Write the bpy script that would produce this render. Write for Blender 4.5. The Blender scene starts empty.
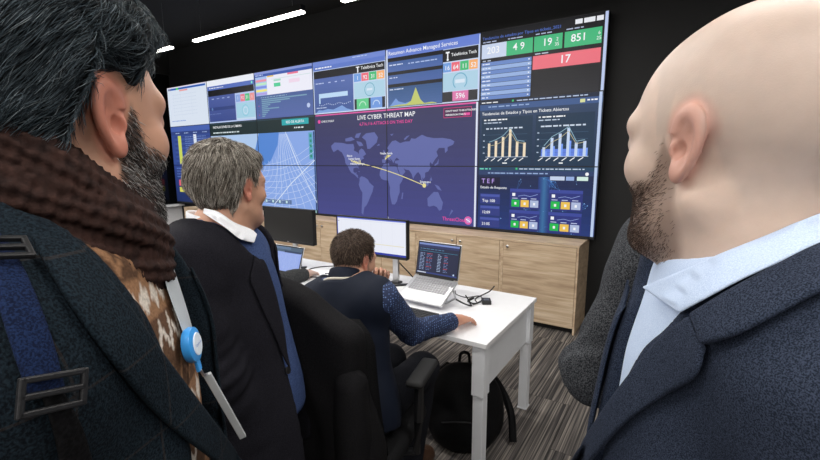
import bpy, bmesh, math, random, time
import numpy as np
from mathutils import Vector, Matrix
T0 = time.time()
random.seed(7); RNG = np.random.default_rng(7)
scene = bpy.context.scene
COL = scene.collection

# ------------------------------------------------------------------ camera
CAM = (0.0, -4.285, 1.60)
YAW, PITCH, ROLL, FPX = -0.5707, -0.1627, -0.0039, 422.16
cam_d = bpy.data.cameras.new('camera'); cam = bpy.data.objects.new('camera', cam_d); COL.objects.link(cam)
cam_d.sensor_fit = 'HORIZONTAL'; cam_d.sensor_width = 36.0; cam_d.lens = 36.0 * FPX / 820.0
cam_d.clip_start = 0.02; cam_d.clip_end = 60
_sy, _cy, _sp, _cp = math.sin(YAW), math.cos(YAW), math.sin(PITCH), math.cos(PITCH)
_f = Vector((_sy*_cp, _cy*_cp, _sp)); _r = Vector((_cy, -_sy, 0)); _u = _r.cross(_f)
_r2 = math.cos(ROLL)*_r + math.sin(ROLL)*_u; _u2 = -math.sin(ROLL)*_r + math.cos(ROLL)*_u
m = Matrix((( _r2.x, _u2.x, -_f.x, CAM[0]), (_r2.y, _u2.y, -_f.y, CAM[1]), (_r2.z, _u2.z, -_f.z, CAM[2]), (0, 0, 0, 1)))
cam.matrix_world = m
scene.camera = cam
# ------------------------------------------------------------------ look, world
scene.view_settings.view_transform = 'Standard'; scene.view_settings.look = 'None'
scene.view_settings.gamma = 1.0; scene.view_settings.use_curve_mapping = False
EXPO = 0.0
scene.view_settings.exposure = EXPO
world = bpy.data.worlds.new('world'); scene.world = world; world.use_nodes = True
world.node_tree.nodes['Background'].inputs[0].default_value = (0.9, 0.95, 1.0, 1)
world.node_tree.nodes['Background'].inputs[1].default_value = 0.25
LAMP_W = 25.0      # watts of each suspended linear lamp
LAMP_Z = 3.0

# ------------------------------------------------------------------ helpers
def c2w(r, f, z=0.0):            # camera-levelled ground frame (right, forward) -> world
    return (CAM[0] + r*_cy + f*_sy, CAM[1] - r*_sy + f*_cy, z)
def srgb(c):
    return tuple(((x/255.0)/12.92 if x/255.0 <= 0.04045 else (((x/255.0)+0.055)/1.055)**2.4) for x in c)
def tagset(o, label=None, cat=None, group=None, kind=None):
    if label: o['label'] = label
    if cat: o['category'] = cat
    if group: o['group'] = group
    if kind: o['kind'] = kind
    return o
def empty(name, loc, rz=0.0, label=None, cat=None, group=None):
    o = bpy.data.objects.new(name, None); COL.objects.link(o)
    o.location = loc; o.rotation_euler = (0, 0, rz); o.empty_display_size = 0.1
    return tagset(o, label, cat, group)
def link(name, me, parent=None, mat=None, smooth=False):
    o = bpy.data.objects.new(name, me); COL.objects.link(o)
    if parent: o.parent = parent
    if mat is not None and len(me.materials) == 0: me.materials.append(mat)
    if smooth: me.shade_smooth()
    return o
class MB:
    """collects hard surface shapes into one mesh"""
    def __init__(s): s.bm = bmesh.new()
    def box(s, c, d, bev=0.0, rot=None, seg=2):
        r = bmesh.ops.create_cube(s.bm, size=1.0)
        vs = r['verts']
        for v in vs: v.co = Vector((v.co.x*d[0], v.co.y*d[1], v.co.z*d[2]))
        if bev > 0:
            es = list({e for v in vs for e in v.link_edges})
            rb = bmesh.ops.bevel(s.bm, geom=es, offset=bev, segments=seg, affect='EDGES', profile=0.5)
            vs = list({v for f in rb['faces'] for v in f.verts} | {v for v in vs if v.is_valid})
        M = Matrix.Translation(c) @ (rot.to_4x4() if rot is not None else Matrix.Identity(4))
        bmesh.ops.transform(s.bm, matrix=M, verts=vs)
        return s
    def cyl(s, a, b, r, r2=None, n=16, caps=True):
        a, b = Vector(a), Vector(b); r2 = r if r2 is None else r2
        d = b-a; q = d.to_track_quat('Z', 'Y').to_matrix()
        A = []; B = []
        for i in range(n):
            t = 2*math.pi*i/n; e = q @ Vector((math.cos(t), math.sin(t), 0))
            A.append(s.bm.verts.new(a+e*r)); B.append(s.bm.verts.new(b+e*r2))
        for i in range(n): s.bm.faces.new((A[i], A[(i+1) % n], B[(i+1) % n], B[i]))
        if caps: s.bm.faces.new(A[::-1]); s.bm.faces.new(B)
        return s
    def tube(s, pts, r, n=8):
        pts = [Vector(p) for p in pts]; rings = []
        for i, p in enumerate(pts):
            t = (pts[min(i+1, len(pts)-1)]-pts[max(i-1, 0)]).normalized()
            q = t.to_track_quat('Z', 'Y').to_matrix()
            rr = r[i] if isinstance(r, (list, tuple)) else r
            rings.append([s.bm.verts.new(p + q @ Vector((math.cos(2*math.pi*k/n)*rr, math.sin(2*math.pi*k/n)*rr, 0))) for k in range(n)])
        for i in range(len(rings)-1):
            for k in range(n): s.bm.faces.new((rings[i][k], rings[i][(k+1) % n], rings[i+1][(k+1) % n], rings[i+1][k]))
        s.bm.faces.new(rings[0][::-1]); s.bm.faces.new(rings[-1])
        return s
    def lathe(s, prof, c=(0, 0, 0), n=24):
        rings = [[s.bm.verts.new((c[0]+r*math.cos(2*math.pi*k/n), c[1]+r*math.sin(2*math.pi*k/n), c[2]+z)) for k in range(n)] for r, z in prof]
        for i in range(len(rings)-1):
            for k in range(n): s.bm.faces.new((rings[i][k], rings[i][(k+1) % n], rings[i+1][(k+1) % n], rings[i+1][k]))
        s.bm.faces.new(rings[0][::-1]); s.bm.faces.new(rings[-1])
        return s
    def prism(s, poly, z0, z1):      # poly in xy
        A = [s.bm.verts.new((x, y, z0)) for x, y in poly]; B = [s.bm.verts.new((x, y, z1)) for x, y in poly]
        n = len(poly)
        s.bm.faces.new(A[::-1]); s.bm.faces.new(B)
        for i in range(n): s.bm.faces.new((A[i], A[(i+1) % n], B[(i+1) % n], B[i]))
        return s
    def build(s, name, mat, parent=None, smooth=False, M=None):
        bmesh.ops.recalc_face_normals(s.bm, faces=s.bm.faces)
        me = bpy.data.meshes.new(name)
        if M is not None: bmesh.ops.transform(s.bm, matrix=M, verts=s.bm.verts)
        s.bm.to_mesh(me); s.bm.free()
        o = link(name, me, parent, mat)
        if smooth:
            me.shade_smooth()
            try: me.set_sharp_from_angle(angle=math.radians(40))
            except Exception: pass
        return o
def spline(pts, n=24):
    """Catmull-Rom through points"""
    P = [np.array(p, float) for p in pts]; P = [2*P[0]-P[1]]+P+[2*P[-1]-P[-2]]
    out = []
    for i in range(1, len(P)-2):
        for k in range(n):
            t = k/n
            out.append(0.5*((2*P[i])+(-P[i-1]+P[i+1])*t+(2*P[i-1]-5*P[i]+4*P[i+1]-P[i+2])*t*t+(-P[i-1]+3*P[i]-3*P[i+1]+P[i+2])*t**3))
    out.append(P[-2]); return out

# ------------------------------------------------------------------ materials
def new_mat(name):
    m = bpy.data.materials.new(name); m.use_nodes = True
    nt = m.node_tree; return m, nt, nt.nodes['Principled BSDF']
def N(nt, t, **kw):
    n = nt.nodes.new(t)
    for k, v in kw.items():
        if k.startswith('i_'): n.inputs[int(k[2:])].default_value = v
        else: setattr(n, k, v)
    return n
def simple(name, rgb, rough=0.5, metal=0.0, var=0.06, nscale=20.0, bump=0.0, bscale=300.0, spec=0.5, coat=0.0, sheen=0.0):
    m, nt, b = new_mat(name)
    c = srgb(rgb)
    tc = N(nt, 'ShaderNodeTexCoord')
    n1 = N(nt, 'ShaderNodeTexNoise'); n1.inputs['Scale'].default_value = nscale; n1.inputs['Detail'].default_value = 4
    nt.links.new(tc.outputs['Object'], n1.inputs['Vector'])
    cr = N(nt, 'ShaderNodeValToRGB')
    cr.color_ramp.elements[0].position = 0.3; cr.color_ramp.elements[1].position = 0.7
    cr.color_ramp.elements[0].color = tuple(max(0, x*(1-var)) for x in c)+(1,)
    cr.color_ramp.elements[1].color = tuple(min(1, x*(1+var)) for x in c)+(1,)
    nt.links.new(n1.outputs['Fac'], cr.inputs['Fac']); nt.links.new(cr.outputs['Color'], b.inputs['Base Color'])
    b.inputs['Roughness'].default_value = rough; b.inputs['Metallic'].default_value = metal
    b.inputs['Specular IOR Level'].default_value = spec; b.inputs['Coat Weight'].default_value = coat
    if sheen: b.inputs['Sheen Weight'].default_value = sheen; b.inputs['Sheen Roughness'].default_value = 0.5
    if bump:
        n2 = N(nt, 'ShaderNodeTexNoise'); n2.inputs['Scale'].default_value = bscale; n2.inputs['Detail'].default_value = 3
        nt.links.new(tc.outputs['Object'], n2.inputs['Vector'])
        bp = N(nt, 'ShaderNodeBump'); bp.inputs['Strength'].default_value = bump; bp.inputs['Distance'].default_value = 0.002
        nt.links.new(n2.outputs['Fac'], bp.inputs['Height']); nt.links.new(bp.outputs['Normal'], b.inputs['Normal'])
    return m
def fabric(name, rgb, rgb2, speck=350.0, contrast=0.5, bump=0.35, sheen=0.0, rough=0.9, lo=0.4, hi=0.62):
    """woven cloth: two yarn colours mixed by fine noise, with fine relief"""
    m, nt, b = new_mat(name)
    tc = N(nt, 'ShaderNodeTexCoord')
    n1 = N(nt, 'ShaderNodeTexNoise'); n1.inputs['Scale'].default_value = speck; n1.inputs['Detail'].default_value = 2
    nt.links.new(tc.outputs['Object'], n1.inputs['Vector'])
    cr = N(nt, 'ShaderNodeValToRGB'); cr.color_ramp.elements[0].position = lo; cr.color_ramp.elements[1].position = hi
    cr.color_ramp.elements[0].color = srgb(rgb)+(1,); cr.color_ramp.elements[1].color = srgb(rgb2)+(1,)
    nt.links.new(n1.outputs['Fac'], cr.inputs['Fac']); nt.links.new(cr.outputs['Color'], b.inputs['Base Color'])
    bp = N(nt, 'ShaderNodeBump'); bp.inputs['Strength'].default_value = bump; bp.inputs['Distance'].default_value = 0.0015
    nt.links.new(n1.outputs['Fac'], bp.inputs['Height']); nt.links.new(bp.outputs['Normal'], b.inputs['Normal'])
    b.inputs['Roughness'].default_value = rough; b.inputs['Specular IOR Level'].default_value = 0.12
    b.inputs['Sheen Weight'].default_value = sheen
    return m
def attr_mat(name, rough=0.5, spec=0.4, sss=0.0, bump=0.0, bscale=500.0, var=0.08, vscale=60.0):
    """base colour comes from the colour attribute Col (skin tone, hair and yarn colours)"""
    m, nt, b = new_mat(name)
    a = N(nt, 'ShaderNodeAttribute', attribute_name='Col')
    tc = N(nt, 'ShaderNodeTexCoord')
    n1 = N(nt, 'ShaderNodeTexNoise'); n1.inputs['Scale'].default_value = vscale; n1.inputs['Detail'].default_value = 5
    nt.links.new(tc.outputs['Object'], n1.inputs['Vector'])
    mr = N(nt, 'ShaderNodeMapRange'); mr.inputs[1].default_value = 0.25; mr.inputs[2].default_value = 0.75
    mr.inputs[3].default_value = 1-var; mr.inputs[4].default_value = 1+var
    nt.links.new(n1.outputs['Fac'], mr.inputs[0])
    mx = N(nt, 'ShaderNodeVectorMath', operation='SCALE')
    nt.links.new(a.outputs['Color'], mx.inputs[0]); nt.links.new(mr.outputs[0], mx.inputs['Scale'])
    nt.links.new(mx.outputs[0], b.inputs['Base Color'])
    b.inputs['Roughness'].default_value = rough; b.inputs['Specular IOR Level'].default_value = spec
    if sss:
        b.inputs['Subsurface Weight'].default_value = sss; b.inputs['Subsurface Radius'].default_value = (1.0, 0.35, 0.2)
        b.inputs['Subsurface Scale'].default_value = 0.006
    if bump:
        n2 = N(nt, 'ShaderNodeTexNoise'); n2.inputs['Scale'].default_value = bscale; n2.inputs['Detail'].default_value = 2
        nt.links.new(tc.outputs['Object'], n2.inputs['Vector'])
        bp = N(nt, 'ShaderNodeBump'); bp.inputs['Strength'].default_value = bump; bp.inputs['Distance'].default_value = 0.001
        nt.links.new(n2.outputs['Fac'], bp.inputs['Height']); nt.links.new(bp.outputs['Normal'], b.inputs['Normal'])
    return m
def wood(name):
    m, nt, b = new_mat(name)
    tc = N(nt, 'ShaderNodeTexCoord'); oi = N(nt, 'ShaderNodeObjectInfo')
    mp = N(nt, 'ShaderNodeMapping'); mp.inputs['Scale'].default_value = (1.6, 6.0, 14.0)
    ad = N(nt, 'ShaderNodeVectorMath', operation='MULTIPLY_ADD'); ad.inputs[1].default_value = (1, 1, 1)
    sc = N(nt, 'ShaderNodeVectorMath', operation='SCALE'); sc.inputs[0].default_value = (3.1, 1.7, 2.3)
    nt.links.new(oi.outputs['Random'], sc.inputs['Scale'])
    nt.links.new(tc.outputs['Object'], ad.inputs[0]); nt.links.new(sc.outputs[0], ad.inputs[2])
    nt.links.new(ad.outputs[0], mp.inputs['Vector'])
    n1 = N(nt, 'ShaderNodeTexNoise'); n1.inputs['Scale'].default_value = 1.4; n1.inputs['Detail'].default_value = 8; n1.inputs['Distortion'].default_value = 0.6
    nt.links.new(mp.outputs[0], n1.inputs['Vector'])
    mp2 = N(nt, 'ShaderNodeMapping'); mp2.inputs['Scale'].default_value = (4, 40, 160)
    nt.links.new(ad.outputs[0], mp2.inputs['Vector'])
    n2 = N(nt, 'ShaderNodeTexNoise'); n2.inputs['Scale'].default_value = 1.0; n2.inputs['Detail'].default_value = 4
    nt.links.new(mp2.outputs[0], n2.inputs['Vector'])
    cr = N(nt, 'ShaderNodeValToRGB')
    e = cr.color_ramp.elements; e[0].position = 0.28; e[0].color = srgb((176, 150, 124))+(1,)
    e[1].position = 0.72; e[1].color = srgb((222, 202, 176))+(1,)
    k = e.new(0.5); k.color = srgb((205, 181, 152))+(1,)
    nt.links.new(n1.outputs['Fac'], cr.inputs['Fac'])
    mx = N(nt, 'ShaderNodeMix', data_type='RGBA', blend_type='MULTIPLY'); mx.inputs['Factor'].default_value = 0.55
    nt.links.new(cr.outputs['Color'], mx.inputs['A'])
    cr2 = N(nt, 'ShaderNodeValToRGB'); cr2.color_ramp.elements[0].position = 0.3; cr2.color_ramp.elements[0].color = (0.68, 0.64, 0.6, 1)
    cr2.color_ramp.elements[1].position = 0.6; cr2.color_ramp.elements[1].color = (1, 1, 1, 1)
    nt.links.new(n2.outputs['Fac'], cr2.inputs['Fac']); nt.links.new(cr2.outputs['Color'], mx.inputs['B'])
    nt.links.new(mx.outputs['Result'], b.inputs['Base Color'])
    b.inputs['Roughness'].default_value = 0.5; b.inputs['Specular IOR Level'].default_value = 0.3
    return m
def carpet():
    m, nt, b = new_mat('striped_carpet')
    tc = N(nt, 'ShaderNodeTexCoord'); oi = N(nt, 'ShaderNodeObjectInfo')
    sc = N(nt, 'ShaderNodeVectorMath', operation='SCALE'); sc.inputs[0].default_value = (31.0, 17.0, 3.0)
    nt.links.new(oi.outputs['Random'], sc.inputs['Scale'])
    ad = N(nt, 'ShaderNodeVectorMath', operation='ADD'); nt.links.new(tc.outputs['Object'], ad.inputs[0]); nt.links.new(sc.outputs[0], ad.inputs[1])
    mp = N(nt, 'ShaderNodeMapping'); mp.inputs['Scale'].default_value = (100, 1.1, 1); nt.links.new(ad.outputs[0], mp.inputs['Vector'])
    n1 = N(nt, 'ShaderNodeTexNoise'); n1.inputs['Scale'].default_value = 1; n1.inputs['Detail'].default_value = 3; n1.inputs['Roughness'].default_value = 0.6
    nt.links.new(mp.outputs[0], n1.inputs['Vector'])
    cr = N(nt, 'ShaderNodeValToRGB'); cr.color_ramp.interpolation = 'LINEAR'
    e = cr.color_ramp.elements; e[0].position = 0.34; e[0].color = srgb((50, 49, 50))+(1,)
    e[1].position = 0.72; e[1].color = srgb((156, 148, 139))+(1,)
    k = e.new(0.47); k.color = srgb((84, 80, 78))+(1,)
    k = e.new(0.55); k.color = srgb((112, 106, 101))+(1,)
    nt.links.new(n1.outputs['Fac'], cr.inputs['Fac'])
    nt.links.new(cr.outputs['Color'], b.inputs['Base Color'])
    n2 = N(nt, 'ShaderNodeTexNoise'); n2.inputs['Scale'].default_value = 400; nt.links.new(tc.outputs['Object'], n2.inputs['Vector'])
    bp = N(nt, 'ShaderNodeBump'); bp.inputs['Strength'].default_value = 0.6; bp.inputs['Distance'].default_value = 0.003
    nt.links.new(n2.outputs['Fac'], bp.inputs['Height']); nt.links.new(bp.outputs['Normal'], b.inputs['Normal'])
    b.inputs['Roughness'].default_value = 0.95; b.inputs['Specular IOR Level'].default_value = 0.1
    return m
def emis(name, rgb, strength):
    m, nt, b = new_mat(name)
    b.inputs['Base Color'].default_value = (0.02, 0.02, 0.02, 1)
    b.inputs['Emission Color'].default_value = srgb(rgb)+(1,); b.inputs['Emission Strength'].default_value = strength
    return m
def screen_mat():
    m, nt, b = new_mat('lit_screen')
    a = N(nt, 'ShaderNodeAttribute', attribute_name='Col')
    nt.links.new(a.outputs['Color'], b.inputs['Emission Color']); b.inputs['Emission Strength'].default_value = 0.93
    b.inputs['Base Color'].default_value = (0.01, 0.01, 0.012, 1); b.inputs['Roughness'].default_value = 0.45
    b.inputs['Specular IOR Level'].default_value = 0.25
    return m
M = dict(
    wood=wood('light_oak'), carpet=carpet(), screen=screen_mat(),
    black=simple('black_plastic', (22, 22, 24), 0.45, bump=0.1), bezel=simple('screen_bezel', (12, 14, 22), 0.5),
    dkwall=simple('black_wall_paint', (17, 17, 18), 0.75, bump=0.15, bscale=120), ceil=simple('black_ceiling_paint', (16, 16, 16), 0.85, bump=0.1, bscale=80),
    white=simple('white_laminate', (236, 236, 238), 0.42, var=0.015), wmetal=simple('white_powder_coat', (228, 230, 234), 0.45, var=0.015),
    wpaint=simple('white_wall_paint', (222, 222, 224), 0.8, var=0.02, bump=0.1),
    chrome=simple('brushed_steel', (190, 190, 192), 0.3, 1.0), alu=simple('aluminium_shell', (206, 207, 210), 0.38, 0.75, var=0.02),
    key=simple('silver_keys', (160, 160, 164), 0.5, var=0.03), dkey=simple('black_keys', (34, 34, 36), 0.5),
    lampbody=simple('white_lamp_body', (220, 220, 220), 0.4), diff=emis('lamp_diffuser', (255, 252, 244), 14.0),
    glass=simple('dark_window_glass', (10, 12, 13), 0.08, spec=0.5), plinth=simple('black_plinth', (18, 18, 18), 0.6),
    chairfab=fabric('black_seat_fabric', (14, 14, 15), (30, 30, 32), 300), rubber=simple('black_rubber', (15, 15, 16), 0.7),
    coat_black=fabric('black_wool_coat', (15, 15, 17), (32, 31, 33), 420), nylon=fabric('black_nylon', (8, 8, 9), (20, 20, 22), 300, rough=0.6),
    skin=attr_mat('skin', 0.48, 0.35, sss=0.08, bump=0.12, bscale=700, var=0.05, vscale=55),
    hair=attr_mat('hair', 0.6, 0.22, var=0.15, vscale=200), cloth=attr_mat('yarn', 0.85, 0.2, bump=0.5, bscale=420, var=0.3, vscale=330),
)

# ------------------------------------------------------------------ room shell
XL, XR, YB, YN, ZC = -8.0, 3.6, 0.12, -7.6, 3.55
def slab(name, c, d, mat, kind='structure'):
    o = MB().box(c, d).build(name, mat); o['kind'] = kind; return o
floor_o = slab('floor', ((XL+XR)/2, (YB+YN)/2, -0.056), (XR-XL+0.2, YB-YN+0.2, 0.10), M['carpet'])
slab('ceiling', ((XL+XR)/2, (YB+YN)/2, ZC+0.05), (XR-XL+0.2, YB-YN+0.2, 0.10), M['ceil'])
slab('wall_front', ((XL+XR)/2, YB+0.05, ZC/2), (XR-XL+0.2, 0.10, ZC), M['dkwall'])
slab('wall_back', ((XL+XR)/2, YN-0.05, ZC/2), (XR-XL+0.2, 0.10, ZC), M['wpaint'])
slab('wall_right', (XR+0.05, (YB+YN)/2, ZC/2), (0.10, YB-YN, ZC), M['dkwall'])
slab('baseboard_front', (1.5, YB-0.008, 0.06), (4.2, 0.016, 0.12), M['plinth'])
# left wall: white parapet, sill, dark glazing with white mullions
slab('wall_left', (XL-0.05, (YB+YN)/2, 0.39), (0.10, YB-YN, 0.78), M['wpaint'])
slab('trim_1', (XL+0.03, (YB+YN)/2, 0.795), (0.16, YB-YN-0.01, 0.03), M['white'])
slab('trim_2', (XL-0.05, (YB+YN)/2, ZC-0.2), (0.10, YB-YN, 0.4), M['dkwall'])
for i in range(5):
    y1 = YB-0.40-i*1.5
    w = MB().box((XL-0.06, y1-0.75, 1.98), (0.02, 1.5, 2.34)).build('window_%d' % (i+1), M['glass']); w['kind'] = 'structure'
    MB().box((XL-0.03, y1, 1.98), (0.06, 0.05, 2.34)).build('window_mullion', M['white'], w)
w = MB().box((XL-0.06, YB-0.2, 1.98), (0.02, 0.4, 2.34)).build('window_6', M['glass']); w['kind'] = 'structure'
# carpet tiles
tile_me = MB().box((0, 0, -0.003), (0.497, 0.997, 0.006)).build('carpet_tile', M['carpet']).data
bpy.data.objects.remove(bpy.data.objects['carpet_tile'])
nx = 0; x = XL
while x < XR-0.01:
    y = YB - 1.68 + 5.0 - (0.5 if nx % 2 else 0.0)
    while y > YN:
        y0, y1 = max(y-1.0, YN), min(y, YB)
        if y1-y0 > 0.02:
            o = bpy.data.objects.new('carpet_tile', tile_me); COL.objects.link(o); o.parent = floor_o
            wx = min(0.5, XR-x)
            o.location = (x+wx/2, (y0+y1)/2, 0.0); o.scale = (wx/0.5, (y1-y0)/1.0, 1)
        y -= 1.0
    x += 0.5; nx += 1

# ------------------------------------------------------------------ suspended linear lamps (front row is in view)
def lamp(x0, x1, y, label, group):
    xc, L = (x0+x1)/2, x1-x0
    t = empty('linear_lamp', (xc, y, LAMP_Z), 0, label, 'lamp', group)
    MB().box((0, 0, 0.045), (L, 0.06, 0.055), 0.004).build('housing', M['black'], t)
    MB().box((0, 0, 0.008), (L-0.01, 0.052, 0.020), 0.004).build('diffuser', M['diff'], t)
    for sx in (-1, 1):
        MB().cyl((sx*L*0.42, 0, 0.07), (sx*L*0.42, 0, ZC-LAMP_Z), 0.0015, n=6).build('suspension_wire', M['chrome'], t)
    ld = bpy.data.lights.new('lamp_light', 'AREA'); ld.shape = 'RECTANGLE'; ld.size = L-0.02; ld.size_y = 0.05
    ld.energy = LAMP_W; ld.color = (1.0, 0.97, 0.93)
    lo = bpy.data.objects.new('lamp_light', ld); COL.objects.link(lo); lo.parent = t; lo.location = (0, 0, -0.006)
lamp(-5.01, -3.18, -1.20, 'long white linear lamp hanging left, above the upper left screens', 'suspended linear lamps')
lamp(-2.69, -0.86, -1.20, 'linear lamp cut off by the top edge of the photo', 'suspended linear lamps')
lamp(-7.33, -5.50, -1.20, 'linear lamp hanging behind the bearded man in the scarf', 'suspended linear lamps')
for y in (-3.0, -4.8, -6.6):
    for x0 in (-7.33, -5.01, -2.69, -0.37, 1.6):
        lamp(x0, x0+1.83, y, 'linear lamp hanging over the room beyond the top edge of the photo', 'suspended linear lamps')

# ------------------------------------------------------------------ video wall
PW, PH = 1.21, 0.681
VX0, VZ1 = -7.921, 1.60+1.2985          # left edge and top edge of the screens
vw = empty('video_wall', (VX0, 0.0, VZ1-3*PH), 0, 'wall of eighteen lit screens showing dashboards and a world threat map', 'video wall')
hb = MB()
hb.box((PW/2, 0.055, PH/2), (PW-0.002, 0.105, PH-0.002))
hb.box((PW/2, 0.0, 0.0025), (PW, 0.008, 0.005)).box((PW/2, 0.0, PH-0.0025), (PW, 0.008, 0.005))
hb.box((0.0025, 0.0, PH/2), (0.005, 0.008, PH)).box((PW-0.0025, 0.0, PH/2), (0.005, 0.008, PH))
pan0 = hb.build('display_panel', M['bezel'], vw)
panels = {}
for r in range(3):
    for c in range(6):
        o = pan0 if (r, c) == (0, 0) else pan0.copy()
        if o is not pan0: COL.objects.link(o); o.parent = vw
        o.location = (c*PW, 0, (2-r)*PH); panels[(r, c)] = o
MB().box((3*PW, 0.018, 0.004), (6*PW, 0.05, 0.028)).build('bottom_rail', M['bezel'], vw)

def text_mesh(s, size, align='LEFT', bold=0.0):
    cu = bpy.data.curves.new('t', 'FONT'); cu.body = s; cu.size = size; cu.align_x = align; cu.resolution_u = 2; cu.offset = bold
    o = bpy.data.objects.new('t', cu); COL.objects.link(o)
    dg = bpy.context.evaluated_depsgraph_get(); me = o.evaluated_get(dg).to_mesh()
    v = [tuple(p.co) for p in me.vertices]; f = [tuple(p.vertices) for p in me.polygons]
    o.evaluated_get(dg).to_mesh_clear(); bpy.data.objects.remove(o); bpy.data.curves.remove(cu)
    return v, f
class Pic:
    """flat picture shown by a screen: shapes in picture units, x right, y down"""
    def __init__(s, w, h, uw, uh): s.w, s.h, s.sx, s.sy = uw, uh, w/uw, h/uh; s.V = []; s.F = []; s.C = []
    def _p(s, x, y, l): return (x*s.sx, -0.0006-0.0003*l, -y*s.sy)
    def poly(s, pts, col, l=1):
        b = len(s.V); s.V += [s._p(x, y, l) for x, y in pts]; s.F.append(tuple(range(b, b+len(pts)))); s.C.append(srgb(col)); return s
    def rect(s, x, y, w, h, col, l=1): return s.poly([(x, y), (x, y+h), (x+w, y+h), (x+w, y)], col, l)
    def grad(s, x, y, w, h, c0, c1, l=1, n=10):
        for i in range(n):
            t = i/(n-1); s.rect(x, y+h*i/n, w, h/n, tuple(a+(b-a)*t for a, b in zip(c0, c1)), l)
    def line(s, pts, wd, col, l=2):
        for (x0, y0), (x1, y1) in zip(pts[:-1], pts[1:]):
            t0, t1 = 0.0, 1.0
            for a_, da, hi_ in ((x0, x1-x0, s.w), (y0, y1-y0, s.h)):
                if abs(da) < 1e-9:
                    if a_ < 0 or a_ > hi_: t1 = -1
                    continue
                u0, u1 = sorted(((0-a_)/da, (hi_-a_)/da)); t0, t1 = max(t0, u0), min(t1, u1)
            if t1 <= t0: continue
            x0, y0, x1, y1 = x0+(x1-x0)*t0, y0+(y1-y0)*t0, x0+(x1-x0)*t1, y0+(y1-y0)*t1
            d = math.hypot(x1-x0, y1-y0) or 1; nx_, ny_ = -(y1-y0)/d*wd/2, (x1-x0)/d*wd/2
            q = [(x0+nx_, y0+ny_), (x0-nx_, y0-ny_), (x1-nx_, y1-ny_), (x1+nx_, y1+ny_)]
            s.poly(q, col, l)
        return s
    def ring(s, cx, cy, r, wd, col, l=2, a0=0, a1=360, n=28):
        pts = [(cx+r*math.cos(math.radians(a0+(a1-a0)*i/n)), cy+r*math.sin(math.radians(a0+(a1-a0)*i/n))) for i in range(n+1)]
        return s.line(pts, wd, col, l)
    def disc(s, cx, cy, r, col, l=2, n=16):
        return s.poly([(cx+r*math.cos(-2*math.pi*i/n), cy+r*math.sin(-2*math.pi*i/n)) for i in range(n)], col, l)
    def text(s, st, x, y, size, col, l=3, align='LEFT', bold=0.0):
        v, f = text_mesh(st, size*1.35, align, bold); b = len(s.V)
        s.V += [s._p(x+a[0], y-a[1], l) for a in v]; s.F += [tuple(i+b for i in q) for q in f]; s.C += [srgb(col)]*len(f); return s
    def dashes(s, x, y, w, h, col, seed, l=2, gap=0.35):
        rr = random.Random(seed); e = x
        while e < x+w-2:
            d = rr.uniform(3, 10)
            s.rect(e, y, min(d, x+w-e), h, col, l); e += d+rr.uniform(1, 3)
        return s
    def build(s, name, parent, loc):
        me = bpy.data.meshes.new(name); me.from_pydata(s.V, [], s.F); me.update()
        ca = me.color_attributes.new('Col', 'FLOAT_COLOR', 'CORNER')
        buf = np.ones((len(me.loops), 4), np.float32); k = 0
        for p_, c_ in zip(me.polygons, s.C): buf[p_.loop_start:p_.loop_start+p_.loop_total, :3] = c_
        ca.data.foreach_set('color', buf.ravel())
        o = link(name, me, parent, M['screen']); o.location = loc; return o
def panel_pic(): return Pic(PW, PH, 192, 108)
def put(p, r, c, name='screen_picture'):
    p.build(name, panels[(r, c)], (0, 0, PH))
W_ = (246, 248, 252)
# ---- row 1, column 1: white report page
p = panel_pic(); p.rect(0, 0, 192, 108, (222, 232, 246), 0)
p.rect(0, 0, 192, 3, (238, 226, 240)).rect(6, 4, 180, 5, (44, 96, 190)).rect(8, 4, 10, 5, (120, 130, 160), 2).rect(46, 4, 12, 5, (70, 215, 90), 2)
p.rect(62, 10, 40, 4, (238, 160, 160), 2)
for i in range(7): p.dashes(24, 22+i*9, 120, 0.8, (196, 210, 232), 100+i)
for c0 in (30, 66, 118): p.rect(c0, 18, 0.8, 66, (205, 217, 236), 2)
p.dashes(14, 92, 70, 2, (110, 150, 220), 9)
put(p, 0, 0)
# ---- row 1, column 2
p = panel_pic(); p.rect(0, 0, 192, 108, (186, 204, 244), 0); p.rect(0, 0, 192, 15, (240, 244, 252)); p.rect(2, 15, 190, 10, (86, 112, 190))
p.dashes(10, 19, 60, 2, W_, 11); p.disc(182, 20, 3, (120, 230, 200))
p.rect(3, 25, 186, 15, (8, 10, 18)); p.grad(3, 40, 112, 64, (74, 92, 160), (58, 76, 142))
for i in range(4): p.dashes(18+22*i, 46, 10, 2, (170, 188, 230), 20+i)
p.rect(6, 68, 106, 8, (48, 66, 126), 2).disc(18, 72, 3.5, (96, 130, 190), 3)
p.dashes(6, 84, 50, 1.2, (120, 140, 200), 31)
for i, (cc, tx) in enumerate([((140, 170, 226), '1'), ((236, 120, 140), '92'), ((80, 196, 130), '31'), ((240, 150, 150), '1')]):
    p.rect(118+18*i, 44, 17, 17, cc, 2); p.text(tx, 126+18*i, 56, 8, W_, 4, 'CENTER')
p.rect(118, 64, 71, 40, (168, 212, 232)).ring(153, 83, 13, 1.3, (120, 200, 220)).ring(153, 83, 8, 2.5, (205, 226, 244))
p.rect(118, 100, 71, 4, (200, 220, 240), 2)
put(p, 0, 1)
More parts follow.
